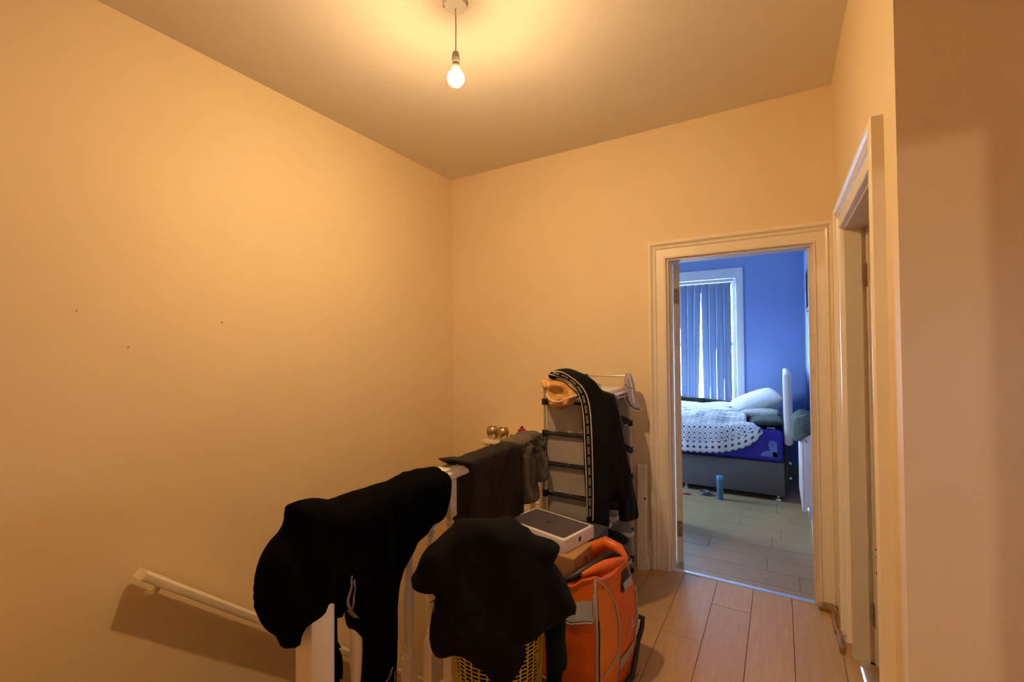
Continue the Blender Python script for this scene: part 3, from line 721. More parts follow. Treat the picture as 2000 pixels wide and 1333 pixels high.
# doors
def door(name, label, hinge, ang, width, height, mirror=False):
    """leaf swung open; local x runs from the hinge edge to the lock edge"""
    t = thing(name, (hinge[0], hinge[1], .008), label, 'door', kind='structure', rz=ang)
    s = -1 if mirror else 1
    def bx(nm, x0, x1, y0, y1, z0, z1, m, par=t, bev=0):
        bm = nb(); ya, yb = sorted((s * y0, s * y1)); box(bm, x0, x1, ya, yb, z0, z1, bev)
        return obj(nm, bm, m, par, bev > 0, local=True)
    st = .10
    bx('stile', 0, st, -.038, 0, 0, height, 'satin')
    bx('stile', width - st, width, -.038, 0, 0, height, 'satin')
    for z0, z1 in ((0, .2), (.72, .9), (height - .11, height)): bx('rail', st, width - st, -.038, 0, z0, z1, 'satin')
    bx('muntin', width / 2 - .05, width / 2 + .05, -.038, 0, .9, height - .11, 'satin')
    bx('muntin', width / 2 - .05, width / 2 + .05, -.038, 0, .2, .72, 'satin')
    for xa, xb in ((st, width / 2 - .05), (width / 2 + .05, width - st)):
        for z0, z1 in ((.2, .72), (.9, height - .11)): bx('panel', xa, xb, -.026, -.012, z0, z1, 'satin')
    for z in (.16, height - .26):
        hg = bx('hinge', -.003, .0, -.034, -.002, z, z + .10, 'brass')
        for dz in (.02, .05, .08):
            bm = nb(); lathe(bm, [(0, .0015), (.004, .001), (.004, 0)], seg=8)
            for v in bm.verts: v.co = Vector((-.003 - v.co.z, v.co.x + s * (-.018), v.co.y + z + dz))
            obj('screw', bm, 'rust', hg, local=True)
    for yy in (-.038 - .045, .045):
        bm = nb()
        lathe(bm, [(0, -.02), (.022, -.018), (.026, 0), (.02, .014), (.009, .02), (.009, .04), (.022, .042), (.022, .046), (0, .046)] if yy < 0 else [(0, .02), (.022, .018), (.026, 0), (.02, -.014), (.009, -.02), (.009, -.04), (.022, -.042), (.022, -.046), (0, -.046)], seg=14)
        for v in bm.verts: v.co = Vector((width - .06 + v.co.x, s * (yy + v.co.z), .98 + v.co.y))
        obj('door_knob', bm, 'brass', t, True, local=True)
    return t
door('door_1', 'white panel door standing open inside the bedroom doorway', (DA + .014, YP + .018), R(106), .735, DZ - .02)
d2 = door('door_2', 'white panel door opened into the side room, scarred by old fittings', (XR + .076, EB + .001), R(1), .76, EZ - .02, mirror=False)
for z, dx in ((1.86, .03), (1.84, .036), (1.80, .028), (1.66, .024), (1.63, .03), (1.59, .024), (1.58, .034), (1.42, .03), (1.38, .034), (1.33, .03), (.50, .02), (.47, .022), (.40, .02)):
    bm = nb(); lathe(bm, [(0, .002), (.006, .0015), (.006, 0)], seg=8)
    for v in bm.verts: v.co = Vector((dx - .01 + v.co.x, -.038 - v.co.z, z + v.co.y))
    obj('screw_hole', bm, 'rust', d2, local=True)
door('door_3', 'unseen white panel door added ajar behind the viewer to narrow the light', (-.505, -.90), R(-39), .75, 1.97, mirror=True)  # added leaf out of view, angled to cut the rear bulb's beam

# windows
def window(name, label, axis, c0, c1, z0, z1, d, m='white'):
    t = thing(name, ((c0 + c1) / 2, d, z0) if axis == 'x' else (d, (c0 + c1) / 2, z0), label, 'window', kind='structure')
    def bx(nm, a0, a1, za, zb, t0, t1_, mm):
        if axis == 'x': return boxo(nm, a0, a1, d + t0, d + t1_, za, zb, mm, t)
        return boxo(nm, d + t0, d + t1_, a0, a1, za, zb, mm, t)
    f = .05; mid = (z0 + z1) / 2
    bx('window_frame', c0, c0 + f, z0, z1, -.04, .04, m); bx('window_frame', c1 - f, c1, z0, z1, -.04, .04, m)
    bx('window_frame', c0 + f, c1 - f, z0, z0 + f, -.04, .04, m); bx('window_frame', c0 + f, c1 - f, z1 - f, z1, -.04, .04, m)
    bx('glazing_bar', c0 + f, c1 - f, mid - .025, mid + .025, -.035, .035, m)
    bx('pane', c0 + f, c1 - f, z0 + f, mid - .025, -.003, .003, 'glass')
    bx('pane', c0 + f, c1 - f, mid + .025, z1 - f, -.003, .003, 'glass')
    return t
w1 = window('window_1', 'tall bedroom window behind the vertical blind', 'x', WX0, WX1, WZ0, WZ1, 6.33)
boxo('window_reveal', WX1, WX1 + .004, 6.15, 6.40, WZ0, WZ1, 'white', w1)
for a, b, z0, z1 in ((WX1 + .004, WX1 + .085, .55, WZ1 + .125), (WX0 - .085, WX0, .55, WZ1 + .125), (WX0, WX1 + .004, WZ1, WZ1 + .125)):
    boxo('window_casing', a, b, 6.128, 6.15, z0, z1, 'white', w1, .005)
boxo('window_board', WX0 - .1, WX1 + .1, 6.10, 6.30, WZ0 - .03, WZ0, 'white', w1)
window('window_2', 'small side room window', 'y', 3.1, 3.5, 1.0, 1.5, 2.65)
window('window_3', 'landing window behind the viewer', 'x', .80, 1.10, 1.32, 1.68, -.86)
window('window_4', 'bedroom side window out of sight', 'y', 3.73, 4.57, .95, 1.85, -2.95)
# stairs
st = thing('staircase', (-1.77, .25, -2.7), 'carpeted stairs going down beside the left wall', 'staircase', kind='structure')
for i in range(12):
    y0 = .255 + i * .215
    if y0 > 2.35: y1 = min(y0 + .215, 2.565)
    else: y1 = y0 + .215
    if y1 - y0 < .05: break
    boxo('step', XL + .003, -1.243, y0, y1, -.19 * (i + 1) - .35, -.19 * (i + 1), 'stair', st, .01)
# scuffs on the left wall
for (yy, zz, r) in ((1.14, 1.52, .005), (.78, 1.40, .005), (.62, 1.54, .004)):
    bm = nb(); lathe(bm, [(0, .0015), (r, .001), (r * 1.1, 0)], seg=7)
    for v in bm.verts: v.co = Vector((XL + v.co.z, yy + v.co.x, zz + v.co.y * .6))
    obj('scuff', bm, 'card', bpy.data.objects['wall_left'])
# ------------------------------------------------------------------ ceiling pendant
def pendant(loc, zc, zb, label, bm_mat, rb, rose=True):
    x, y = loc
    t = thing('pendant_light', (x, y, zc), label, 'light')
    bm = nb(); lathe(bm, [(0, 0), (.050, 0), (.050, -.012), (.044, -.024), (.028, -.031), (.006, -.033), (0, -.033)], (x, y, zc), 28)
    cr = obj('ceiling_rose', bm, 'plaster', t, True)
    for a in (.4, 3.54):
        bm = nb(); lathe(bm, [(0, -.020), (.004, -.021), (.004, -.012), (0, -.012)], (x + .046 * math.cos(a), y + .046 * math.sin(a), zc), 8)
        obj('screw', bm, 'rust', cr)
    bm = nb(); tube(bm, [(x, y, zc - .030), (x + .002, y, zc - .1), (x, y, zb + .105)], .0028, 8)
    obj('cord', bm, 'plaster', t, True)
    h = zb + .028
    bm = nb(); lathe(bm, [(0, .080), (.006, .080), (.012, .074), (.0145, .060), (.0145, .052), (.0165, .050), (.0165, .036), (.0145, .034), (.0145, .022), (.0175, .020), (.0175, .006), (.015, 0), (0, 0)], (x, y, h), 20)
    obj('lamp_holder', bm, 'plaster', t, True)
    pr = [(0, rb + .006), (.0125, rb + .006), (.0135, rb + .001)]
    for k in range(1, 17):
        a = R(30 + (180 - 30) * k / 16); pr.append((rb * math.sin(a), rb * math.cos(a)))
    pr[-1] = (0, -rb)
    bm = nb(); lathe(bm, pr, (x, y, zb), 24)
    obj('bulb', bm, bm_mat, t, 'all')
pendant((-1.09, 1.41), H, 2.462, 'bare glowing bulb hanging on a short cord from the landing ceiling', 'bulb', .033)
pendant((.043, -3.6), H, 2.105, 'bulb hanging in the room behind the viewer', 'rearbulb', .022)

# ------------------------------------------------------------------ banister
BX = -1.17
bn = thing('banister', (BX, .836, 0), 'white painted stair banister with turned spindles, clothes hung over its rail', 'banister')
bm = nb()
box(bm, BX - .038, BX + .038, .799, .875, -.45, .905, .004)
obj('newel_post', bm, 'gloss', bn, True)
bm = nb()
pf = [(-.022, .852), (.022, .852), (.036, .862), (.036, .882), (.027, .889), (.027, .899), (.020, .907), (-.020, .907), (-.027, .899), (-.027, .889), (-.036, .882), (-.036, .862)]
A_ = [bm.verts.new((BX + px, .880, z)) for px, z in pf]; B_ = [bm.verts.new((BX + px, YB - .001, z)) for px, z in pf]
for i in range(len(pf)): bm.faces.new((A_[i], A_[(i + 1) % len(pf)], B_[(i + 1) % len(pf)], B_[i]))
bm.faces.new(A_); bm.faces.new(B_[::-1])
obj('handrail', bm, 'gloss', bn, True)
boxo('base_rail', BX - .04, BX + .04, .880, YB - .001, .0005, .03, 'gloss', bn, .004)
bm = nb()
s = .021
box(bm, -s, s, -s, s, .70, .855, .002, 1); box(bm, -s, s, -s, s, .028, .27, .002, 1)
lathe(bm, [(.021, .70), (.012, .692), (.012, .684), (.018, .678), (.018, .672), (.011, .664), (.011, .640), (.017, .632), (.017, .626), (.012, .618), (.013, .58), (.0195, .47), (.020, .43), (.0155, .34), (.012, .31), (.017, .303), (.017, .297), (.013, .290), (.019, .280), (.021, .27)], seg=14)
b0 = obj('baluster', bm, 'gloss', bn, True, local=True)
b0.matrix_parent_inverse = Matrix.Translation((-BX, -.836, 0)) if False else Matrix.Identity(4)
b0.location = (0, .983 - .836, 0)
for k in range(1, 17):
    y = .983 + .1185 * k
    if y > 2.87: break
    c = b0.copy(); C.objects.link(c); c.parent = bn; c.location = (0, y - .836, 0)

# wall handrail on the left
wr = thing('stair_handrail', (XL, .82, .44), 'sloping white handrail fixed to the left stairwell wall', 'handrail')
sl = math.atan(.888)
def railpt(y): return .487 - (y - .80) * .888
bm = nb()
pf = [(.036, -.018), (.108, -.018), (.112, -.012), (.112, .010), (.104, .018), (.040, .018), (.036, .012)]
y0, y1 = .80, 2.5
A_ = [bm.verts.new((XL + a, y0 - math.sin(sl) * 0 + b * .66, railpt(y0) + b * .75)) for a, b in pf]
B_ = [bm.verts.new((XL + a, y1 + b * .66, railpt(y1) + b * .75)) for a, b in pf]
for i in range(len(pf)): bm.faces.new((A_[i], A_[(i + 1) % len(pf)], B_[(i + 1) % len(pf)], B_[i]))
bm.faces.new(A_); bm.faces.new(B_[::-1])
obj('rail', bm, 'gloss', wr, True)
for y in (.865, 2.2):
    z = railpt(y)
    bm = nb(); tube(bm, [(XL, y - .012, z - .062), (XL + .012, y - .012, z - .062), (XL + .055, y - .008, z - .05), (XL + .072, y - .004, z - .02)], [.016, .013, .011, .012], 10)
    obj('bracket', bm, 'gloss', wr, True)

# slatted cabinet on the ledge by the end wall
cb = thing('slatted_cabinet', (-1.55, 2.75, 0), 'white slatted cabinet behind the banister with jars on top', 'cabinet')
CX0, CX1, CY0, CY1, CZ = -1.79, -1.30, 2.61, 2.90, .725
boxo('side_panel', CX0, CX0 + .02, CY0, CY1, 0, CZ, 'gloss', cb); boxo('side_panel', CX1 - .02, CX1, CY0, CY1, 0, CZ, 'gloss', cb)
boxo('back_panel', CX0 + .02, CX1 - .02, CY1 - .01, CY1, 0, CZ, 'gloss', cb)
boxo('top', CX0 - .012, CX1 + .012, CY0 - .015, CY1, CZ, CZ + .022, 'gloss', cb, .004)
boxo('stile', CX0 + .02, CX0 + .05, CY0, CY0 + .02, 0, CZ, 'gloss', cb); boxo('stile', CX1 - .05, CX1 - .02, CY0, CY0 + .02, 0, CZ, 'gloss', cb)
bm = nb(); box(bm, CX0 + .05 - .0, CX1 - .05, -.004, .004, -.0105, .0105, .002, 1)
for v in bm.verts:
    v.co = Matrix.Rotation(R(18), 3, 'X') @ v.co
s0 = None
z = .03
while z < CZ - .02:
    if s0 is None:
        s0 = obj('slat', bm, 'gloss', cb, local=True); o = s0
    else:
        o = s0.copy(); C.objects.link(o); o.parent = cb
    o.location = (1.55, CY0 + .010 - 2.75, z); z += .0225
def jar(name, label, x, y, z, prof, m, cat, group=None, parts=None):
    t = thing(name, (x, y, z), label, cat, group)
    for nm, pr, mm in [('body', prof, m)] + (parts or []):
        bm = nb(); lathe(bm, pr, (x, y, z), 24); obj(nm, bm, mm, t, True)
    return t
egg = [(0, 0), (.026, 0), (.034, .012), (.042, .035), (.0445, .052), (.042, .070), (.034, .084), (.031, .087), (.029, .084), (.034, .070), (.036, .05), (.0, .045)]
ZT = CZ + .0225
jar('candle_holder', 'brass-toned egg-shaped candle holder, left of the pair on the slatted cabinet', -1.757, 2.675, ZT, egg, 'gold', 'candle holder', 'egg-shaped candle holders', [('candle', [(0, .05), (.02, .05), (.02, .066), (0, .068)], 'cream_trim')])
jar('candle_holder', 'brass-toned egg-shaped candle holder, right of the pair on the slatted cabinet', -1.664, 2.665, ZT, egg, 'gold', 'candle holder', 'egg-shaped candle holders', [('candle', [(0, .05), (.02, .05), (.02, .066), (0, .068)], 'cream_trim')])
jar('tealight_holder', 'tiny amber glass tealight holder on the slatted cabinet', -1.594, 2.675, ZT, [(0, 0), (.016, 0), (.019, .02), (.020, .040), (.018, .042), (.016, .02), (0, .015)], 'amber', 'candle holder', None, [('wick_cup', [(0, .016), (.013, .016), (.013, .026), (0, .026)], 'cream_trim')])
jar('bottle_ornament', 'dark red gourd-shaped bottle ornament on the slatted cabinet', -1.527, 2.69, ZT, [(0, 0), (.034, 0), (.040, .014), (.037, .032), (.024, .046), (.023, .050), (.029, .058), (.0305, .070), (.026, .082), (.013, .089), (0, .089)], 'red', 'ornament', None, [('stopper', [(0, .088), (.010, .089), (.012, .096), (.010, .103), (0, .104)], 'red')])

# ------------------------------------------------------------------ clothes on the banister
def cl(key): return OUTL[key]
def clothes(name, label, cat, base): return thing(name, base, label, cat)
def sag(u, z): return 0
p, o_ = cl('A')
tA = clothes('jogging_trousers', 'black jogging trousers slung over the newel post and near end of the rail', 'trousers', (BX, .85, .30))
CA = Cloth(p, o_, .062, .07, amp=.018, fu=11, fv=4, seed=1, h=.013)
CA.build('fabric', 'black', tA)
for kk in ('At1', 'At2', 'At3', 'At4'):
    bm = nb(); CA.ribbon(bm, cl(kk)[1], .006, .004); obj('side_stripe', bm, 'print_dim', tA)
bm = nb()
tube(bm, [(BX + .05, .66, .52), (BX + .055, .66, .44), (BX + .052, .655, .40)], .004, 6)
obj('drawstring', bm, 'black', tA, True)
p, o_ = cl('B')
tB = clothes('charcoal_trousers', 'charcoal trousers folded over the middle of the banister rail', 'trousers', (BX, 1.6, .55))
CB = Cloth(p, o_, .050, .028, amp=.012, fu=18, fv=3, seed=5, h=.012)
CB.build('front_fabric', 'charcoal', tB)
p, o_ = cl('B2')
Cloth(p, o_, .012, .03, amp=.004, fu=18, fv=3, seed=6, h=.012).build('back_fabric', 'black', tB)
p, o_ = cl('C')
tC = clothes('grey_shirt', 'taupe grey ruched top bunched over the far end of the rail', 'top', (BX, 2.1, .55))
CC = Cloth(p, o_, .050, .035, amp=.040, fu=17, fv=4, seed=9, h=.0075, fold=lambda u, z: 1.1 * noise.noise(Vector((u * 55, z * 30 + u * 20, 2))) * max(0, min(1, (z - .80) / .05)) + .5 * math.sin(u * 46 + z * 6) * max(0, min(1, (.84 - z) / .06)))
CC.build('fabric', 'greycloth', tC)
for k, (dy, zz) in enumerate(((2.30, .66), (2.315, .645))):
    bm = nb(); tube(bm, [(BX + .045, dy - .04, .84), (BX + .06, dy - .015, .80), (BX + .058, dy, .74), (BX + .056, dy + .002, zz)], .0022, 6)
    obj('drawstring', bm, 'greycloth', tC, True)

# ------------------------------------------------------------------ laundry basket and the pile on it
KX, KY, KR = -.912, 1.413, .178
kb = thing('laundry_basket', (KX, KY, 0), 'yellow plastic lattice laundry basket under the black jackets', 'laundry basket')
def kr(z): return KR * (.84 + .16 * z / .52)
bm = nb()
seg = 36
for i in range(seg):
    a = i * 2 * math.pi / seg; w = .0022
    ring = []
    for z in (0.012, .27, .52):
        r_ = kr(z)
        for rr, aa in ((r_ + .0022, a - w / r_), (r_ + .0022, a + w / r_), (r_ - .0022, a + w / r_), (r_ - .0022, a - w / r_)):
            ring.append(bm.verts.new((KX + rr * math.cos(aa), KY + rr * math.sin(aa), z)))
    for l in range(2):
        for q in range(4): bm.faces.new((ring[l * 4 + q], ring[l * 4 + (q + 1) % 4], ring[l * 4 + 4 + (q + 1) % 4], ring[l * 4 + 4 + q]))
obj('vertical_ribs', bm, 'yellow', kb)
bm = nb()
z = .03
while z < .50:
    rings = []
    for rr, zz in ((.0012, -.0021), (.0012, .0021), (-.0012, .0021), (-.0012, -.0021)):
        rings.append([bm.verts.new((KX + (kr(z) + rr) * math.cos(i * 2 * math.pi / seg), KY + (kr(z) + rr) * math.sin(i * 2 * math.pi / seg), z + zz)) for i in range(seg)])
    for q in range(4):
        for i in range(seg): bm.faces.new((rings[q][i], rings[q][(i + 1) % seg], rings[(q + 1) % 4][(i + 1) % seg], rings[(q + 1) % 4][i]))
    z += .0138
tag(obj('lattice_rings', bm, 'yellow', kb), kind='stuff')
bm = nb(); lathe(bm, [(kr(.52) - .006, .495), (kr(.52) + .004, .495), (kr(.52) + .012, .515), (kr(.52) + .010, .524), (kr(.52) - .004, .524), (kr(.52) - .006, .495)], (KX, KY, 0), 36)
obj('rim', bm, 'yellow', kb, True)
bm = nb(); lathe(bm, [(0, .001), (kr(0) + .003, .001), (kr(0) + .004, .03), (kr(0) - .004, .03), (kr(0) - .006, .008), (0, .008)], (KX, KY, 0), 36)
obj('base', bm, 'yellow', kb, True)
tl = thing('laundry_bundle', (KX, KY, .03), 'dark crumpled laundry seen through the slots of the yellow basket', 'laundry')
bm = nb(); lathe(bm, [(0, .035), (.10, .035), (.135, .06), (.138, .2), (.145, .35), (.15, .44), (.10, .47), (0, .475)], (KX, KY, 0), 28)
bmesh.ops.subdivide_edges(bm, edges=bm.edges[:], cuts=2, use_grid_fill=True)
for v in bm.verts:
    v.co.x += .014 * noise.noise(v.co * 14); v.co.y += .014 * noise.noise(v.co * 14 + Vector((5, 0, 0)))
obj('fabric', bm, 'black', tl, 'all')
p, o_ = cl('D')
tD = clothes('black_jacket', 'heap of black padded jacket spilling over the yellow laundry basket', 'jacket', (KX, KY, .5))
def tb(u, z): return .012 + .30 * max(0, min(1, (z - .49) / .06)) * max(0, min(1, (.70 - z) / .12))
def Dfold(u, z):
    return 1.2 * (-abs(u - .60 - (.62 - z) * .25) * 6 < -1) * 0 + 1.3 * noise.noise(Vector((u * 7, z * 4 + u * 6, 4.0)))
CD = Cloth(p, o_, .060, .065, Tb=tb, amp=.036, fu=9, fv=5, seed=12, h=.013, fold=Dfold)
CD.build('fabric', 'navy', tD)
bm = nb(); CD.ribbon(bm, [(.392, .575), (.400, .570), (.404, .555), (.402, .54)], .003, .003)
obj('reflective_piping', bm, 'print_dim', tD)
p, o_ = cl('D2')
tD2 = clothes('dark_green_fleece', 'dark green-black fleece hanging off the basket beside the orange bag', 'fleece', (-.745, 1.40, .05))
Cloth(p, [(u, max(z, .02)) for u, z in o_], .03, .03, amp=.01, fu=20, fv=4, seed=14, h=.014).build('fabric', 'green', tD2)

# ------------------------------------------------------------------ boxes
tb_ = thing('laptop_box', (-.95, 1.925, .50), 'white laptop box with a dark lid picture lying on the cartons', 'box')
bm = nb(); box(bm, -.176, .176, -.113, .113, 0, .058, .003)
def place(bm_, c, ang, z):
    for v in bm_.verts:
        q = Matrix.Rotation(ang, 3, 'Z') @ v.co
        v.co = Vector((c[0] + q.x, c[1] + q.y, q.z + z))
LC, LA, LZ = (-.950, 1.926), R(-13.2), .5015
place(bm, LC, LA, LZ); obj('box_body', bm, 'boxwhite', tb_, True)
def round_rect(w, h, r, n=5):
    P = []
    for cx, cy, a0 in ((w - r, h - r, 0), (-w + r, h - r, 90), (-w + r, -h + r, 180), (w - r, -h + r, 270)):
        for k in range(n + 1): P.append((cx + r * math.cos(R(a0 + 90 * k / n)), cy + r * math.sin(R(a0 + 90 * k / n))))
    return P
bm = nb(); bm.faces.new([bm.verts.new((x, y, .0588)) for x, y in round_rect(.162, .099, .012)])
place(bm, LC, LA, LZ); obj('lid_picture', bm, 'screen_print', tb_)
def apple(bm_, s, f):
    P = []
    for k in range(28):
        a = 2 * math.pi * k / 28
        r_ = .5 * (1 + .10 * math.cos(2 * a) * -1 - .10 * max(0, math.sin(a)) ** 6 - .06 * max(0, -math.sin(a)) ** 8)
        x, y = r_ * math.cos(a) * .95, r_ * math.sin(a)
        if (x - .58) ** 2 + (y - .06) ** 2 < .05: x = .58 - math.sqrt(max(0, .05 - (y - .06) ** 2))
        P.append((x * s, y * s))
    bm_.faces.new([bm_.verts.new(f(x, y)) for x, y in P])
    L_ = [(.02, .52), (.04, .66), (.16, .78), (.22, .78), (.2, .66), (.1, .55)]
    bm_.faces.new([bm_.verts.new(f(x * s, y * s)) for x, y in L_])
bm = nb(); apple(bm, .022, lambda x, y: (.1765, x, .030 + y)); place(bm, LC, LA, LZ); obj('side_logo', bm, 'ink', tb_)
bm = nb(); apple(bm, .026, lambda x, y: (y, -x, .0592)); place(bm, LC, LA, LZ); obj('lid_logo', bm, 'ink', tb_)
tcb = thing('cardboard_box', (-.90, 1.86, .345), 'brown cardboard box directly under the laptop box', 'box')
bm = nb(); box(bm, -.16, .16, -.10, .095, 0, .155, .002, 1); CCX, CCA, CCZ = (-.903, 1.862), R(-4), .3455
place(bm, CCX, CCA, CCZ); obj('carton', bm, 'card', tcb)
for y0, y1 in ((-.098, -.003), (-.001, .093)):
    bm = nb(); box(bm, -.158, .158, y0, y1, .1552, .1562); place(bm, CCX, CCA, CCZ); obj('flap', bm, 'card', tcb)
bm = nb()
tube(bm, [(.1605, -.012, .118), (.1605, .006, .126), (.1605, .022, .118), (.1605, .022, .092), (.1605, .008, .084), (.1605, -.008, .092), (.1605, -.004, .104)], .0022, 5)
place(bm, CCX, CCA, CCZ); obj('printed_mark', bm, 'card_mark', tcb)
tdb = thing('charcoal_box', (-.92, 2.09, 0), 'tall charcoal box standing behind the cardboard box', 'box')
bm = nb(); box(bm, -.17, .175, -.085, .085, .001, .44, .003, 1); place(bm, (-.925, 2.088), R(-4), 0); obj('box_body', bm, 'darkbox', tdb)
bm = nb(); box(bm, -.173, .178, -.088, .088, .44, .4995, .003, 1); place(bm, (-.925, 2.088), R(-4), 0); obj('lid', bm, 'darkbox', tdb)

# ------------------------------------------------------------------ orange delivery rucksack
tg = thing('orange_rucksack', (-.73, 1.80, 0), 'bright orange delivery rucksack with grey reflective panels on the floor', 'bag')
QUAD = [Vector((-.872, 1.665)), Vector((-.612, 1.635)), Vector((-.558, 1.945)), Vector((-.85, 1.985))]
NS = 64
def foot(s, inset=0.0):
    """rounded quad footprint, s in 0..1, starting at the front left corner"""
    ctr = sum(QUAD, Vector((0, 0))) / 4
    per = [(QUAD[(i + 1) % 4] - QUAD[i]).length for i in range(4)]
    tot = sum(per); d = (s % 1) * tot
    for i in range(4):
        if d <= per[i]:
            p = QUAD[i].lerp(QUAD[(i + 1) % 4], d / per[i]); break
        d -= per[i]
    m = min((p - q).length for q in QUAD)
    rc = .05
    if m < rc: p = p.lerp(ctr, .055 * (1 - m / rc) ** 1.5)
    return p.lerp(ctr, inset)
PERS = [0]
for i in range(4): PERS.append(PERS[-1] + (QUAD[(i + 1) % 4] - QUAD[i]).length)
SF = PERS[1] / PERS[4]; SR = PERS[2] / PERS[4]; SB = PERS[3] / PERS[4]
def rim(s):
    s %= 1
    K = [(0, .34), (.05, .40), (SF * .55, .44), (SF * .85, .485), (SF, .50), (SF + .06, .475), ((SF + SR) / 2, .465), (SR - .05, .475), (SR, .48), (SR + .08, .505), ((SR + SB) / 2, .49), (SB - .03, .42), (SB, .345), (1, .34)]
    for (a, za), (b, zb) in zip(K, K[1:]):
        if a <= s <= b:
            t = (s - a) / (b - a); t = t * t * (3 - 2 * t)
            return za + (zb - za) * t
    return .34
def bag_pt(s, f, lift=0.0):
    p = foot(s); ctr = sum(QUAD, Vector((0, 0))) / 4
    out = (p - ctr).normalized()
    z = rim(s) * f
    b = .022 * math.sin(math.pi * min(1, f * 1.02)) + .006 * noise.noise(Vector((s * 22, f * 6, 1))) * min(1, 6 * (1 - f))
    lean = -.020 * max(0, f - .72) / .28
    q = p + out * (b + lean + lift)
    return Vector((q.x, q.y, .002 + z))
bm = nb(); NR = 18
G_ = [[bm.verts.new(bag_pt(i / NS, j / NR)) for i in range(NS)] for j in range(NR + 1)]
for j in range(NR):
    for i in range(NS): bm.faces.new((G_[j][i], G_[j][(i + 1) % NS], G_[j + 1][(i + 1) % NS], G_[j + 1][i]))
In = []
for i in range(NS):
    p = foot(i / NS, .07); In.append(bm.verts.new((p.x, p.y, rim(i / NS) - .004)))
Id = []
for i in range(NS):
    p = foot(i / NS, .10); Id.append(bm.verts.new((p.x, p.y, .325)))
for i in range(NS):
    k2 = (i + 1) % NS
    bm.faces.new((G_[NR][i], G_[NR][k2], In[k2], In[i])); bm.faces.new((In[i], In[k2], Id[k2], Id[i]))
bm.faces.new(Id); bm.faces.new([G_[0][i] for i in range(NS)][::-1])
obj('body', bm, 'orange', tg, True)
def patch(name, s0, s1, f0, f1, m, lift=.003, n=10, k=6, par=tg, shape=None):
    bm = nb(); g = []
    for j in range(k + 1):
        row = []
        for i in range(n + 1):
            a, b = i / n, j / k
            ss = s0 + (s1 - s0) * a; ff = f0 + (f1 - f0) * b
            if shape: ss, ff = shape(a, b, ss, ff)
            row.append(bm.verts.new(bag_pt(ss, ff, lift)))
        g.append(row)
    for j in range(k):
        for i in range(n): bm.faces.new((g[j][i], g[j][i + 1], g[j + 1][i + 1], g[j + 1][i]))
    return obj(name, bm, m, par, True)
def btube(name, pts, r, m, lift=.003, par=tg):
    bm = nb(); tube(bm, [bag_pt(s_, f_, lift) for s_, f_ in resample(pts, .02)], r, 6)
    return obj(name, bm, m, par, True)
patch('reflective_panel', .03, SF * .93, .735, .865, 'reflect', .004, shape=lambda a, b, s_, f_: (s_, f_ - .05 * a * (1 - b) * .6 - .02 * a * b))
btube('piping', [(.02, .72), (SF * .5, .70), (SF * .93, .69), (SF * .96, .74), (SF * .97, .88)], .0035, 'reflect')
btube('piping', [(SF * 1.0, .02), (SF * 1.0, .5), (SF, .90), (SF * 1.02, .985)], .0048, 'reflect')
btube('zip', [(SF * 1.025, .02), (SF * 1.03, .4), (SF * 1.035, .70)], .0058, 'plastic_black')
patch('side_pocket', SF * 1.05, SF + (SR - SF) * .40, .0, .92, 'orange2', .006, shape=lambda a, b, s_, f_: (s_ - (0 if b < .75 else (b - .75) * .09 * a), f_))
btube('piping', [(SF * 1.03, .98), (SF + .05, .96), (SF + (SR - SF) * .30, .90), (SF + (SR - SF) * .40, .78), (SF + (SR - SF) * .43, .60), (SF + (SR - SF) * .41, .30), (SF + (SR - SF) * .40, .02)], .0035, 'reflect', .006)
btube('piping', [(SF + (SR - SF) * .40, .38), (SF + (SR - SF) * .22, .31), (SF + (SR - SF) * .10, .26)], .003, 'reflect', .008)
patch('reflective_patch', SF + (SR - SF) * .46, SR - .04, .20, .30, 'reflect', .005)
patch('net_pocket', .01, SF * .96, .01, .115, 'orange_mesh', .008)
btube('pocket_edge', [(.01, .12), (SF * .5, .118), (SF * .96, .125)], .0035, 'reflect', .009)
btube('pocket_edge', [(SR - .012, .10), (SR - .012, .5), (SR - .012, .75)], .004, 'reflect', .004)
# open top zip with its puller, folded-in lining and carrying strap
bm = nb(); tube(bm, [(-.80, 1.70, .415), (-.74, 1.72, .445), (-.695, 1.775, .470), (-.655, 1.86, .492), (-.63, 1.90, .496), (-.605, 1.915, .486)], [.010, .017, .017, .014, .010, .006], 10)
zp = obj('zip', bm, 'plastic_black', tg, True)
bm = nb(); box(bm, -.676, -.662, 1.775, 1.787, .462, .486, .002, 1); obj('puller', bm, 'amber', zp, True)
bm = nb(); tube(bm, [(-.69, 1.69, .478), (-.66, 1.74, .484), (-.63, 1.80, .486), (-.60, 1.86, .482), (-.59, 1.91, .476)], [.010, .018, .022, .018, .010], 10)
obj('folded_edge', bm, 'orange', tg, True)
bm = nb(); tube(bm, [(-.80, 1.93, .40), (-.75, 1.945, .475), (-.68, 1.955, .512), (-.62, 1.945, .500), (-.585, 1.93, .465)], [.02, .026, .026, .024, .015], 10)
obj('back_collar', bm, 'orange', tg, True)
patch('painted_opening_shade', SF + (SR - SF) * .60, SR - .02, .80, .94, 'plastic_black', .003, shape=lambda a, b, s_, f_: (s_, f_ if a > .4 else .80 + (f_ - .80) * (.25 + a * 1.9)))  # black patch on the surface paints the shade inside an opening
patch('opening_lining', SF + (SR - SF) * .66, SR - .03, .80, .86, 'reflect', .006)
bm = nb(); tube(bm, [bag_pt(SR + .005, .46, .002), bag_pt(SR + .003, .44, .03), bag_pt(SR, .36, .028), bag_pt(SR - .01, .25, .014), bag_pt(SR - .015, .12, .012), bag_pt(SR - .07, .03, .025), bag_pt(SR - .12, .02, .018)], .011, 8)
obj('strap', bm, 'plastic_black', tg, True)
tv, tf = text_pts('Jus', .075, .35)
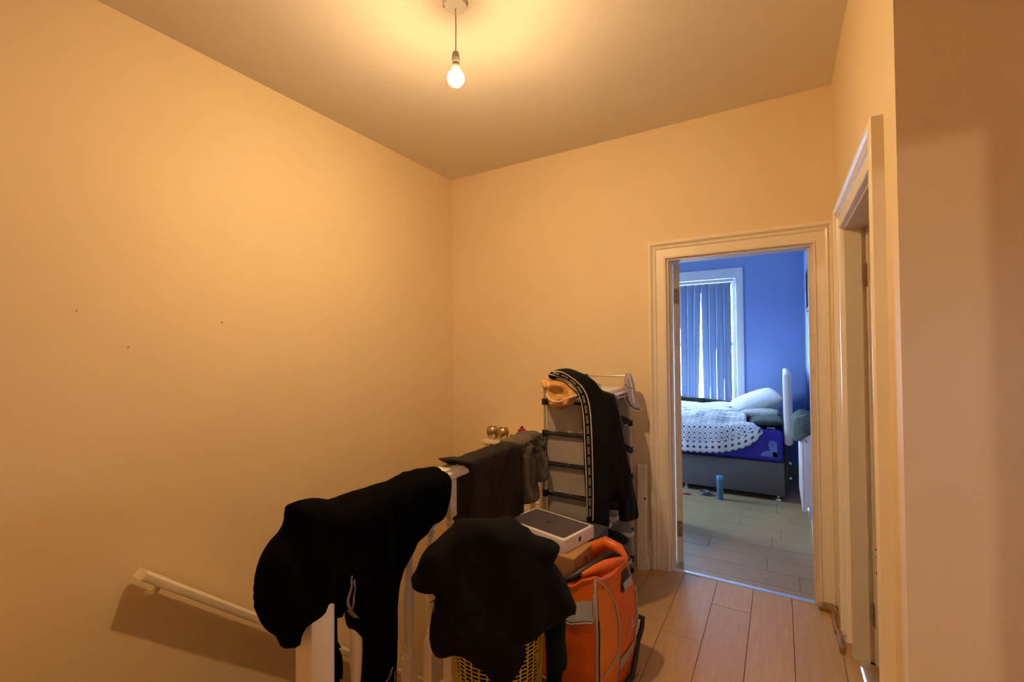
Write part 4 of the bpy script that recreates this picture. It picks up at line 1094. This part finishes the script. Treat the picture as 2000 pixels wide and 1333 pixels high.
bm = nb(); vv = [bm.verts.new(bag_pt(SF + (SR - SF) * .66 + x * 1.05, .44 + y * 1.9, .0045)) for x, y in tv]
for f_ in tf: bm.faces.new([vv[i] for i in f_])
obj('lettering', bm, 'print', tg)

# ------------------------------------------------------------------ shoe rack
RX0, RX1, RY0, RY1 = -1.118, -.80, 2.225, 2.77
rk = thing('shoe_rack', ((RX0 + RX1) / 2, (RY0 + RY1) / 2, 0), 'tall shoe rack of steel tubes and black joints with beige fabric sides', 'shoe rack')
LV = [.085, .255, .425, .59, .752, .918, 1.09]
for x in (RX0, RX1):
    for y in (RY0, RY1):
        bm = nb(); tube(bm, [(x, y, .02), (x, y, 1.20)], .0065, 8); po = obj('post', bm, 'tube_metal', rk, True)
        bm = nb(); lathe(bm, [(0, 0), (.011, 0), (.010, .03), (0, .03)], (x, y, .001), 10); obj('foot_cap', bm, 'plastic_black', po, True)
        for z in LV:
            bm = nb(); box(bm, x - .013, x + .013, y - .013, y + .013, z - .018, z + .018, .003, 1); obj('joint', bm, 'plastic_black', po, True)
for z in LV:
    for y in (RY0, RY1):
        bm = nb(); tube(bm, [(RX0, y, z), (RX1, y, z)], .0085, 8); obj('end_bar', bm, 'plastic_black', rk, True)
    for x in (RX0 + .006, -.98, RX1 - .006):
        bm = nb(); tube(bm, [(x, RY0, z + .004), (x, RY1, z + .004)], .006, 8); obj('shelf_bar', bm, 'tube_metal', rk, True)
for z0, z1 in zip([.03] + LV, LV + [1.20]):
    if z1 > 1.15: continue
    boxo('end_panel', RX0 + .008, RX1 - .008, RY0 + .010, RY0 + .013, z0 + .012, z1 - .012, 'nonwoven', rk)
    boxo('end_panel', RX0 + .008, RX1 - .008, RY1 - .013, RY1 - .010, z0 + .012, z1 - .012, 'nonwoven', rk)
    boxo('back_panel', RX0 + .008, RX0 + .011, RY0 + .013, RY1 - .013, z0 + .012, z1 - .012, 'nonwoven', rk)
bm = nb(); tube(bm, [(RX0, RY1, 1.205), (RX1 - .03, RY1, 1.208)], .006, 8); obj('top_rod', bm, 'tube_metal', rk, True)
bm = nb(); tube(bm, [(RX0 + .002, RY1, 1.206), (RX0 + .045, RY1, 1.207)], .009, 8); obj('rod_end', bm, 'plastic_black', rk, True)

# shoes
def shoe_proto(mu, ms, ml):
    t = thing('shoe', (0, 0, 0), 'x', 'shoe')
    L_ = .27
    def w(t_): return .046 * (1 - .35 * max(0, 1 - t_ * 3.2) ** 2 - .55 * max(0, (t_ - .72) / .28) ** 2.2) * (.86 + .16 * math.sin(t_ * 3.0 - .2))
    def hgt(t_):
        if t_ < .30: return .085 - .02 * t_
        if t_ < .65: return .079 - (t_ - .30) / .35 * .028
        return .051 - .02 * ((t_ - .65) / .35) ** 2
    n = 14; sg = 12
    bm = nb(); rings = []
    for i in range(n + 1):
        t_ = i / n; ww = max(.012, w(t_)); x = -.05 + L_ * t_
        rings.append([bm.verts.new((x, ww * 1.06 * c, z)) for c, z in ((-1, 0), (1, 0), (1.04, .012), (1, .022), (-1, .022), (-1.04, .012))])
    for a, b in zip(rings, rings[1:]):
        for k in range(6): bm.faces.new((a[k], a[(k + 1) % 6], b[(k + 1) % 6], b[k]))
    bm.faces.new(rings[0][::-1]); bm.faces.new(rings[-1])
    obj('sole', bm, ms, t, True, local=True)
    bm = nb(); rings = []
    for i in range(n + 1):
        t_ = i / n; ww = max(.010, w(t_)); hh = hgt(t_); x = -.05 + L_ * (t_ * .985 + .005)
        row = []
        for k in range(sg + 1):
            a = math.pi * k / sg
            zz = .020 + (hh - .020) * math.sin(a) ** .75
            if .08 < t_ < .40 and math.sin(a) > .93: zz -= .035
            row.append(bm.verts.new((x, ww * math.cos(a) * (1 - .22 * math.sin(a)), zz)))
        rings.append(row)
    for a, b in zip(rings, rings[1:]):
        for k in range(sg): bm.faces.new((a[k], a[k + 1], b[k + 1], b[k]))
    bm.faces.new(rings[0][::-1]); bm.faces.new(rings[-1])
    obj('upper', bm, mu, t, 'all', local=True)
    for q in range(4):
        bm = nb(); xx = .055 + q * .018; zz = hgt((xx + .05) / L_) + .002
        tube(bm, [(xx, -.018, zz - .006), (xx, 0, zz), (xx, .018, zz - .006)], .0028, 6); obj('lace', bm, ml, t, True, local=True)
    return t
protos = [shoe_proto('shoe_black', 'shoe_black', 'shoe_black'), shoe_proto('shoe_grey', 'sole', 'sole'), shoe_proto('shoe_tan', 'shoe_black', 'shoe_tan'), shoe_proto('shoe_black', 'sole', 'sole')]
kinds = ['all-black', 'grey white-soled', 'tan leather', 'black white-soled']
levels = {0: 'bottom', 1: 'second lowest', 2: 'third lowest', 3: 'fourth lowest', 4: 'fifth lowest', 5: 'sixth lowest'}
used = set()
def put_shoe(k, lv, pos, tilt):
    y = RY0 + .085 + pos * .125
    src = protos[k]
    ch = list(src.children)
    if k not in used:
        used.add(k); r_ = src
    else:
        r_ = src.copy(); C.objects.link(r_)
        for c in ch:
            c2 = c.copy(); C.objects.link(c2); c2.parent = r_
    r_.location = (-1.00 if lv != 1 else -.985, y, LV[lv] + .0105)
    r_.rotation_euler = (0, 0, tilt)
    ordn = ['first', 'second', 'third', 'fourth'][pos]
    r_['label'] = '%s shoe on the rack\'s %s shelf, %s from its near end' % (kinds[k], levels[lv], ordn)
    r_['category'] = 'shoe'; r_['group'] = 'shoes on the rack'
for lv, row in enumerate([(0, 3, 1, 1), (3, 0, 0, 1), (1, 1, 3, 0), (0, 2, 2, 0), (2, 0, 0, 0), (0, 3, 0, 0)]):
    for pos, k in enumerate(row): put_shoe(k, lv, pos, R(-4 + 3 * ((pos * 7 + lv * 3) % 4)))

# white folded card and lilac shoe on top of the rack
wf = thing('folded_white_bag', (-.90, 2.60, 1.10), 'folded white paper bag lying flat on top of the rack', 'paper bag')
bm = nb(); box(bm, -1.02, -.805, 2.40, 2.74, 1.1055, 1.118, .003, 1); obj('bag_body', bm, 'boxwhite', wf, True)
bm = nb(); box(bm, -1.00, -.83, 2.44, 2.745, 1.1185, 1.140, .004, 1); obj('folded_flap', bm, 'boxwhite', wf, True)
p, o_ = cl('H')
th = thing('canvas_shoe', (-.80, 2.75, 1.11), 'lilac grey canvas shoe stood on its heel at the right end of the rack top', 'shoe')
CH = Cloth(p, o_, .030, .022, amp=.005, fu=20, fv=10, seed=3, h=.006)
CH.build('upper', 'lilacgrey', th)
bm = nb(); us = [q[0] for q in o_]; 
CH.ribbon(bm, [(.288, 1.215), (.300, 1.175), (.306, 1.13), (.309, 1.09), (.318, 1.045)], .005, .002); obj('seam', bm, 'boxwhite', th)
for (u, z) in ((.272, 1.155), (.302, 1.138), (.283, 1.14)):
    bm = nb(); lathe(bm, [(0, .001), (.004, .001), (.005, 0)], seg=8); c = CH.surf(u, z, .002)
    for v in bm.verts: v.co = c + Vector((v.co.x * .86 + v.co.z * .51, v.co.x * .51 - v.co.z * .86, v.co.y))
    obj('eyelet', bm, 'plastic_black', th)
bm = nb(); tube(bm, [CH.surf(u, z, .0) for u, z in [(q[0], q[1]) for q in o_[9:16]]], .004, 6); obj('edge_binding', bm, 'boxwhite', th, True)

# tracksuit trousers with logo tape
p, o_ = cl('E')
te = thing('track_trousers', (-.85, 2.18, .45), 'black track trousers with white lettered side tape hung over the shoe rack', 'trousers')
CE = Cloth(p, o_, .022, .025, Tb=lambda u, z: (.05 if z > 1.12 else .012), amp=.009, fu=20, fv=3, seed=21, h=.011)
CE.build('fabric', 'black_poly', te)
def smooth_line(L_):
    P = [tuple(q) for q in L_]
    for _ in range(2):
        P = [P[0]] + [v for a, b in zip(P, P[1:]) for v in ((a[0] * .75 + b[0] * .25, a[1] * .75 + b[1] * .25), (a[0] * .25 + b[0] * .75, a[1] * .25 + b[1] * .75))] + [P[-1]]
    return P
lL, lR = smooth_line(cl('EtL')[1]), smooth_line(cl('EtR')[1])
bm = nb(); CE.ribbon(bm, lL, .0042, .003); CE.ribbon(bm, lR, .0042, .003); obj('tape_edge', bm, 'print', te)
P2 = cl('Et2')[1]
bm = nb(); CE.ribbon(bm, P2, .004, .003); CE.ribbon(bm, [(u - .014, z) for u, z in P2], .003, .003); obj('tape_edge', bm, 'print_dim', te)
rl, rr_ = resample(lL, .004), resample(lR, .004)
N_ = 260
def samp(P, t):
    i = t * (len(P) - 1); j = min(int(i), len(P) - 2); f = i - j
    return Vector(P[j]) * (1 - f) + Vector(P[j + 1]) * f
mid = [((samp(rl, k / N_) + samp(rr_, k / N_)) / 2) for k in range(N_ + 1)]
arc = [0]
for a, b in zip(mid, mid[1:]): arc.append(arc[-1] + (b - a).length)
def along(d):
    import bisect
    i = max(1, min(N_, bisect.bisect(arc, d))); f = (d - arc[i - 1]) / max(1e-9, arc[i] - arc[i - 1])
    q = mid[i - 1].lerp(mid[i], f); t = (mid[min(N_, i + 3)] - mid[max(0, i - 4)]).normalized()
    return q, t
WV, WF = text_pts('HOOKS', .022)
ww = max(v[0] for v in WV)
bm = nb(); d = .022
while d + .052 < arc[-1]:
    vv = []
    for x, y in WV:
        q, t = along(d + x / ww * .040); n_ = Vector((-t.y, t.x))
        q = q + n_ * (y - .008) * .62
        vv.append(bm.verts.new(CE.surf(q.x, q.y, .003)))
    for f_ in WF:
        try: bm.faces.new([vv[i] for i in f_])
        except ValueError: pass
    d += .052
obj('tape_lettering', bm, 'print', te)
# amber knit on the rack corner
p, o_ = cl('F')
tf_ = thing('amber_knit_top', (-1.05, 2.2, 1.10), 'amber knitted top with cream edging bunched on the rack corner', 'top')
CF = Cloth(p, o_, .032, .03, amp=.032, fu=16, fv=14, seed=31, h=.008)
CF.build('fabric', 'mustard', tf_)
bm = nb()
for kk, wd in (('Ft1', .0045), ('Ft2', .0035), ('Ft3', .0035)): tube(bm, [CF.surf(u, z, .001) for u, z in resample(cl(kk)[1], .012)], wd, 6)
obj('edging', bm, 'cream_trim', tf_, True)

# white board leaning by the doorway and the stub of pipe
tw = thing('white_board', (-.755, 2.84, 0), 'narrow white board leaning on the wall between rack and doorway', 'board')
bm = nb(); vs = box(bm, -.785, -.727, 2.820, 2.836, .001, .645, .002, 1)
for v in bm.verts: v.co.y += (v.co.z) * .06
obj('board_panel', bm, 'gloss', tw)
bm = nb(); lathe(bm, [(0, .002), (.007, .002), (.008, 0)], seg=10)
for v in bm.verts: v.co = Vector((-.738 + v.co.x, 2.846 - v.co.z - .0, .44 + v.co.y))
obj('knot_hole', bm, 'rust', tw)
tpz = thing('pipe_stub', (-.715, 2.86, 0), 'short white pipe bend rising at the foot of the door casing', 'pipe')
bm = nb(); tube(bm, [(-.722, 2.852, .004), (-.722, 2.852, .03), (-.726, 2.855, .055), (-.738, 2.862, .072), (-.752, 2.866, .078)], .010, 10); obj('pipe', bm, 'gloss', tpz, True)
# ------------------------------------------------------------------ bedroom
vb = thing('vertical_blind', (-1.16, 6.12, 2.2), 'blue-grey vertical blind with gaps of daylight in the bedroom window', 'blind')
boxo('headrail', WX0 + .02, WX1 - .02, 6.095, 6.135, WZ1 - .045, WZ1 - .008, 'white', vb, .004)
theta = {0: 20, 1: 26, 2: 29, 3: 30, 4: 34, 5: 30, 6: 30, 7: 34}
begin = {0: .9, 1: .65, 2: .35, 3: .12, 4: .02, 5: .1, 6: .35, 7: .28}
for i in range(16):
    xc = -.548 - i * .0850
    if xc < WX0 + .05: break
    t0, t1 = -13, -theta.get(i, 80)
    start = begin.get(i, .15)
    bm = nb(); prev = None
    n = 16
    for j in range(n + 1):
        f = j / n; z = WZ1 - .05 - f * (WZ1 - .05 - .69)
        g = max(0, (f - start) / (1 - start)) ** .8
        a = R(t0 + (t1 - t0) * g) * (1 if i != 6 else 1)
        sway = (.003 * g * math.sin(f * 5 + i)) + (-.042 * g ** 1.4 if i == 4 else (.006 * g if i == 3 else (-.016 * g if i == 5 else 0)))
        row = []
        for k in range(5):
            q = (k / 4 - .5) * .0925
            bow = .006 * (1 - (2 * k / 4 - 1) ** 2)
            row.append(bm.verts.new((xc + sway + q * math.cos(a) - bow * math.sin(a), 6.115 + q * math.sin(a) + bow * math.cos(a), z)))
        if prev:
            for k in range(4): bm.faces.new((prev[k], prev[k + 1], row[k + 1], row[k]))
        prev = row
    o = obj('slat', bm, 'slat', vb, 'all')
    md = o.modifiers.new('thickness', 'SOLIDIFY'); md.thickness = .0008

bd = thing('divan_bed', (-.9, 5.35, 0), 'divan bed with grey fabric base, royal blue sheet and pale headboard', 'bed')
BX0, BX1, BY0, BY1 = -1.88, .022, 4.66, 6.02
seam = -.865
boxo('base', BX0, seam - .003, BY0, BY1, .052, .342, 'divan', bd, .012)
boxo('base', seam + .003, BX1, BY0, BY1, .052, .342, 'divan', bd, .012)
for x in (seam - .09, seam + .05, -.03, BX0 + .08):
    for y in (BY0 + .07, BY1 - .1):
        bm = nb(); lathe(bm, [(0, .051), (.012, .051), (.012, .02), (.028, .016), (.030, .001), (0, .001)], (x, y, 0), 14); obj('glide', bm, 'chrome', bd, True)
bm = nb(); box(bm, BX0 + .01, BX1 - .01, BY0 + .008, BY1 - .01, .344, .628, .045, 4); mt = obj('mattress', bm, 'sheet', bd, True)
# flower print on the sheet side
for cx, cz, rx, rz_, rot in ((-.045, .465, .052, .078, .25), (-.115, .398, .040, .050, -.3), (-.03, .395, .03, .05, .6)):
    bm = nb(); n = 22; ctr = bm.verts.new((cx, BY0 + .0065, cz)); P = []
    for k in range(n):
        a = 2 * math.pi * k / n; r_ = 1 + .10 * math.sin(3 * a + rot * 5)
        x, z = rx * r_ * math.cos(a), rz_ * r_ * math.sin(a)
        xx = cx + x * math.cos(rot) - z * math.sin(rot); zz = cz + x * math.sin(rot) + z * math.cos(rot)
        P.append(bm.verts.new((min(xx, BX1 - .055), BY0 + .0065, max(.395, zz))))
    for k in range(n): bm.faces.new((ctr, P[k], P[(k + 1) % n]))
    obj('flower_print', bm, 'petal', mt)
bm = nb(); box(bm, .024, .092, BY0 + .02, BY1, .50, 1.145, .03, 4)
hb = obj('headboard', bm, 'headboard', bd, True)
for z, y in ((.30, BY0 + .25), (.30, BY1 - .3)): boxo('headboard_strut', .030, .055, y, y + .06, .06, .52, 'divan', hb)
for z in (.47, .30, .16):
    bm = nb(); lathe(bm, [(0, .012), (.010, .012), (.014, .0), (0, 0)], seg=10)
    for v in bm.verts: v.co = Vector((.070 + v.co.x, BY0 + .27 - v.co.z, z + v.co.y))
    obj('bolt', bm, 'chrome', hb, True)
# duvet: sheet lying on the mattress, rounding over the near edge with a curved hem
dv = thing('duvet', (-1.2, 5.2, .64), 'white duvet with black dot and flower print spread over the bed', 'duvet')
hem = [(-1.95, .375), (-1.3, .372), (-1.05, .375), (-.8, .372), (-.62, .378), (-.48, .395), (-.36, .430), (-.27, .472), (-.20, .525), (-.165, .572), (-.14, .612)]
def hemz(x):
    for (a, za), (b, zb) in zip(hem, hem[1:]):
        if a <= x <= b: return za + (zb - za) * (x - a) / (b - a)
    return hem[-1][1]
bm = nb(); uvl = bm.loops.layers.uv.new('UVMap')
nx, ny = 74, 60
g = []; uvs = {}
for i in range(nx + 1):
    row = []
    for j in range(ny + 1):
        a, b = i / nx, j / ny
        # head-side edge of the duvet is slanted
        v = b * 1.62          # arc length from the near hem
        xr = -.140 - .42 * max(0, v - .02) / (1 + .5 * v) - .03 * math.sin(v * 7) * (v > .25)
        x = -1.93 + (xr + 1.93) * a
        drop = .640 - hemz(x)
        if v < drop:
            y = BY0 - .032 - .022 * math.sin(v / max(drop, .02) * 2.2) ; z = hemz(x) + v
            z = min(z, .632)
        else:
            w_ = v - drop
            y = BY0 - .032 + w_ * .93
            z = .640 + .055 * min(1, w_ / .25) + .030 * math.sin(min(w_, .9) * 2.4)
        nz = noise.noise(Vector((x * 5, y * 7, 1.5))) * .022 + noise.noise(Vector((x * 13, y * 15, 4.5))) * .012
        if v > drop * .9: z += nz + .012 * abs(noise.noise(Vector((x * 3 + y * 6, y * 2, 9))))
        else: y += nz * .6 - .006
        if y > BY1 - .02: y = BY1 - .02 + (y - BY1) * .05
        vt = bm.verts.new((x, y, z)); uvs[vt] = (x, v); row.append(vt)
    g.append(row)
for i in range(nx):
    for j in range(ny):
        f = bm.faces.new((g[i][j], g[i + 1][j], g[i + 1][j + 1], g[i][j + 1]))
        for l in f.loops: l[uvl].uv = uvs[l.vert]
o = obj('cover', bm, 'duvet', dv, 'all', recalc=True)
md = o.modifiers.new('thickness', 'SOLIDIFY'); md.thickness = .03; md.offset = -1
def pillow(name, label, c, sx, sy, sz, rot, m, cat='pillow'):
    t = thing(name, (c[0], c[1], c[2] - sz), label, cat)
    bm = nb(); n = 18; top, bot = [], []
    for i in range(n + 1):
        rt, rb = [], []
        for j in range(n + 1):
            u, v = 2 * i / n - 1, 2 * j / n - 1
            e = (max(0, (1 - abs(u) ** 2.6) * (1 - abs(v) ** 2.6))) ** .45
            pin = 1 - .07 * (1 - abs(u)) * 0 - .06 * (u * u * v * v)
            w_ = .10 * noise.noise(Vector((u * 3 + c[0] * 9, v * 3, c[1] * 5)))
            q = Vector((u * sx * pin, v * sy * pin, sz * e * (1 + w_)))
            q2 = Vector((u * sx * pin, v * sy * pin, -sz * e * .8))
            rt.append(q); rb.append(q2)
        top.append(rt); bot.append(rb)
    mt_ = Matrix.Translation(c) @ rot.to_4x4()
    T_ = [[bm.verts.new(mt_ @ q) for q in r_] for r_ in top]
    B_ = [[(T_[i][j] if i in (0, n) or j in (0, n) else bm.verts.new(mt_ @ bot[i][j])) for j in range(n + 1)] for i in range(n + 1)]
    for i in range(n):
        for j in range(n):
            bm.faces.new((T_[i][j], T_[i + 1][j], T_[i + 1][j + 1], T_[i][j + 1]))
            try: bm.faces.new((B_[i][j], B_[i][j + 1], B_[i + 1][j + 1], B_[i + 1][j]))
            except ValueError: pass
    obj('case', bm, m, t, 'all')
    return t
from mathutils import Euler
pillow('pillow', 'white pillow propped up against the far end of the headboard', (-.25, 5.62, .775), .26, .32, .085, Euler((R(6), R(-24), R(8))).to_matrix(), 'pillow')
pillow('pillow', 'grey-green patterned pillow under the white one', (-.20, 5.28, .700), .19, .25, .050, Euler((R(0), R(-6), R(-6))).to_matrix(), 'floralp')
pillow('pillow', 'black and dark green leaf pillow beside the headboard', (-.135, 5.12, .672), .145, .40, .045, Euler((0, R(-4), R(3))).to_matrix(), 'camo')
# dark throw along the far edge of the bed
tt = thing('dark_throw', (-1.1, 5.9, .66), 'dark crumpled throw behind the duvet under the window', 'blanket')
bm = nb(); tube(bm, [(-1.75, 5.93, .73), (-1.5, 5.95, .76), (-1.2, 5.93, .735), (-1.0, 5.95, .725), (-.8, 5.94, .72), (-.62, 5.95, .71), (-.5, 5.94, .69)], [.05, .075, .06, .045, .04, .04, .02], 10)
for v in bm.verts: v.co += Vector((0, 0, .02 * noise.noise(v.co * 9)))
obj('fabric', bm, 'camo', tt, 'all')
ph = thing('white_gadget', (-.075, 4.78, .629), 'small white gadget on the blue sheet near the headboard', 'gadget')
bm = nb(); box(bm, -.115, -.045, 4.76, 4.80, .6295, .642, .005, 2); obj('case', bm, 'white', ph, True)
bm = nb(); box(bm, -.105, -.06, 4.766, 4.794, .6425, .6432); obj('face', bm, 'reflect', ph)
# floor items
bt = thing('water_bottle', (-.487, 4.50, 0), 'blue water bottle standing on the bedroom floor by the bed', 'bottle')
bm = nb(); lathe(bm, [(0, .001), (.025, .001), (.027, .006), (.027, .09), (.0255, .10), (.027, .11), (.027, .178), (.024, .183), (0, .183)], (-.487, 4.50, 0), 20); obj('body', bm, 'bottle', bt, True)
bm = nb(); lathe(bm, [(0, .183), (.0275, .184), (.0285, .188), (.0285, .207), (.026, .211), (0, .211)], (-.487, 4.50, 0), 20); obj('cap', bm, 'bottlecap', bt, True)
at = thing('glass_ashtray', (-.63, 4.575, 0), 'round smoked glass dish on the floor beside the bed', 'dish')
bm = nb(); lathe(bm, [(0, .001), (.040, .001), (.048, .006), (.050, .030), (.046, .034), (.040, .030), (.036, .012), (0, .010)], (-.63, 4.575, 0), 24); obj('dish', bm, 'ashglass', at, True)
rc_ = thing('red_box_cutter', (-.81, 4.49, 0), 'small red plastic strip lying on the floor at the doorway edge', 'tool')
bm = nb(); box(bm, -.90, -.735, 4.478, 4.505, .001, .012, .004, 1); obj('handle', bm, 'redcard', rc_, True)
bm = nb(); box(bm, -.83, -.79, 4.484, 4.499, .0122, .0135); obj('label_plate', bm, 'print', rc_)
# radiator
rd = thing('radiator', (.17, 4.3, .12), 'white panel radiator on the bedroom wall with a fleece over it', 'radiator')
RXF, RXB, RYA, RYB = .128, .202, 3.98, 4.58
boxo('front_panel', RXF, RXF + .012, RYA, RYB, .155, .735, 'radiator', rd, .005)
boxo('back_panel', RXB - .012, RXB, RYA, RYB, .155, .735, 'radiator', rd, .005)
boxo('end_cap', RXF + .0125, RXB - .0125, RYA - .001, RYA + .006, .16, .737, 'radiator', rd, .002)
boxo('end_cap', RXF + .0125, RXB - .0125, RYB - .006, RYB, .16, .737, 'radiator', rd, .002)
for k in range(8):
    y = RYA + .05 + k * .068
    boxo('convector_fin', RXF - .004, RXF, y, y + .03, .19, .70, 'radiator', rd, .002)
bm = nb(); lathe(bm, [(0, .014), (.008, .014), (.008, .008), (.016, .006), (.016, 0), (0, 0)], seg=14)
for v in bm.verts: v.co = Vector((.166 + v.co.x, RYA - .001 - v.co.z, .685 + v.co.y))
obj('bleed_valve', bm, 'chrome', rd, True)
bm = nb(); tube(bm, [(.165, RYA + .02, .20), (.166, RYA - .03, .20), (.170, RYA - .05, .17), (.178, RYA - .055, .10), (.18, RYA - .055, .002)], [.008, .010, .011, .010, .0085], 10); obj('valve_pipe', bm, 'chrome', rd, True)
for z in (.62, .25): boxo('wall_bracket', RXB, .25, RYA + .08, RYA + .11, z, z + .06, 'radiator', rd)
fz = thing('grey_green_fleece', (.16, 4.25, .74), 'grey-green fleece draped over the top of the radiator', 'blanket')
bm = nb(); n = 20; prev = None
for i in range(n + 1):
    f = i / n; y = RYA - .015 + f * .52; row = []
    e = min(1, f * 6 + .35) * min(1, (1 - f) * 6 + .35)
    for k in range(17):
        a = -.55 + k / 16 * (math.pi + 1.1)
        r1, r2 = .085 * e, .10 * e
        nn = 1 + .22 * noise.noise(Vector((f * 6, math.cos(a) * 1.5, math.sin(a) * 1.5 + 3)))
        zc = .760
        x = .158 - r1 * nn * math.cos(a); z = zc + r2 * nn * math.sin(a) - (.05 * (1 if k < 3 else 0))
        row.append(bm.verts.new((min(x, .245), y, z)))
    if prev:
        for k in range(16): bm.faces.new((prev[k], prev[k + 1], row[k + 1], row[k]))
        bm.faces.new((prev[16], prev[0], row[0], row[16]))
    else: bm.faces.new(row)
    prev = row
bm.faces.new(prev[::-1])
obj('fabric', bm, 'fleece', fz, 'all')
# picture on the bedroom wall
pc = thing('framed_picture', (.24, 5.1, 1.8), 'dark framed picture on the blue bedroom wall at the door edge', 'picture')
PY0, PY1, PZ0, PZ1 = 4.55, 5.06, 1.71, 2.09
for y0, y1, z0, z1 in ((PY0, PY0 + .025, PZ0, PZ1), (PY1 - .025, PY1, PZ0, PZ1), (PY0 + .025, PY1 - .025, PZ0, PZ0 + .025), (PY0 + .025, PY1 - .025, PZ1 - .025, PZ1)):
    boxo('frame_bar', .222, .249, y0, y1, z0, z1, 'pframe', pc)
boxo('print', .232, .240, PY0 + .025, PY1 - .025, PZ0 + .025, PZ1 - .025, 'pglass', pc)
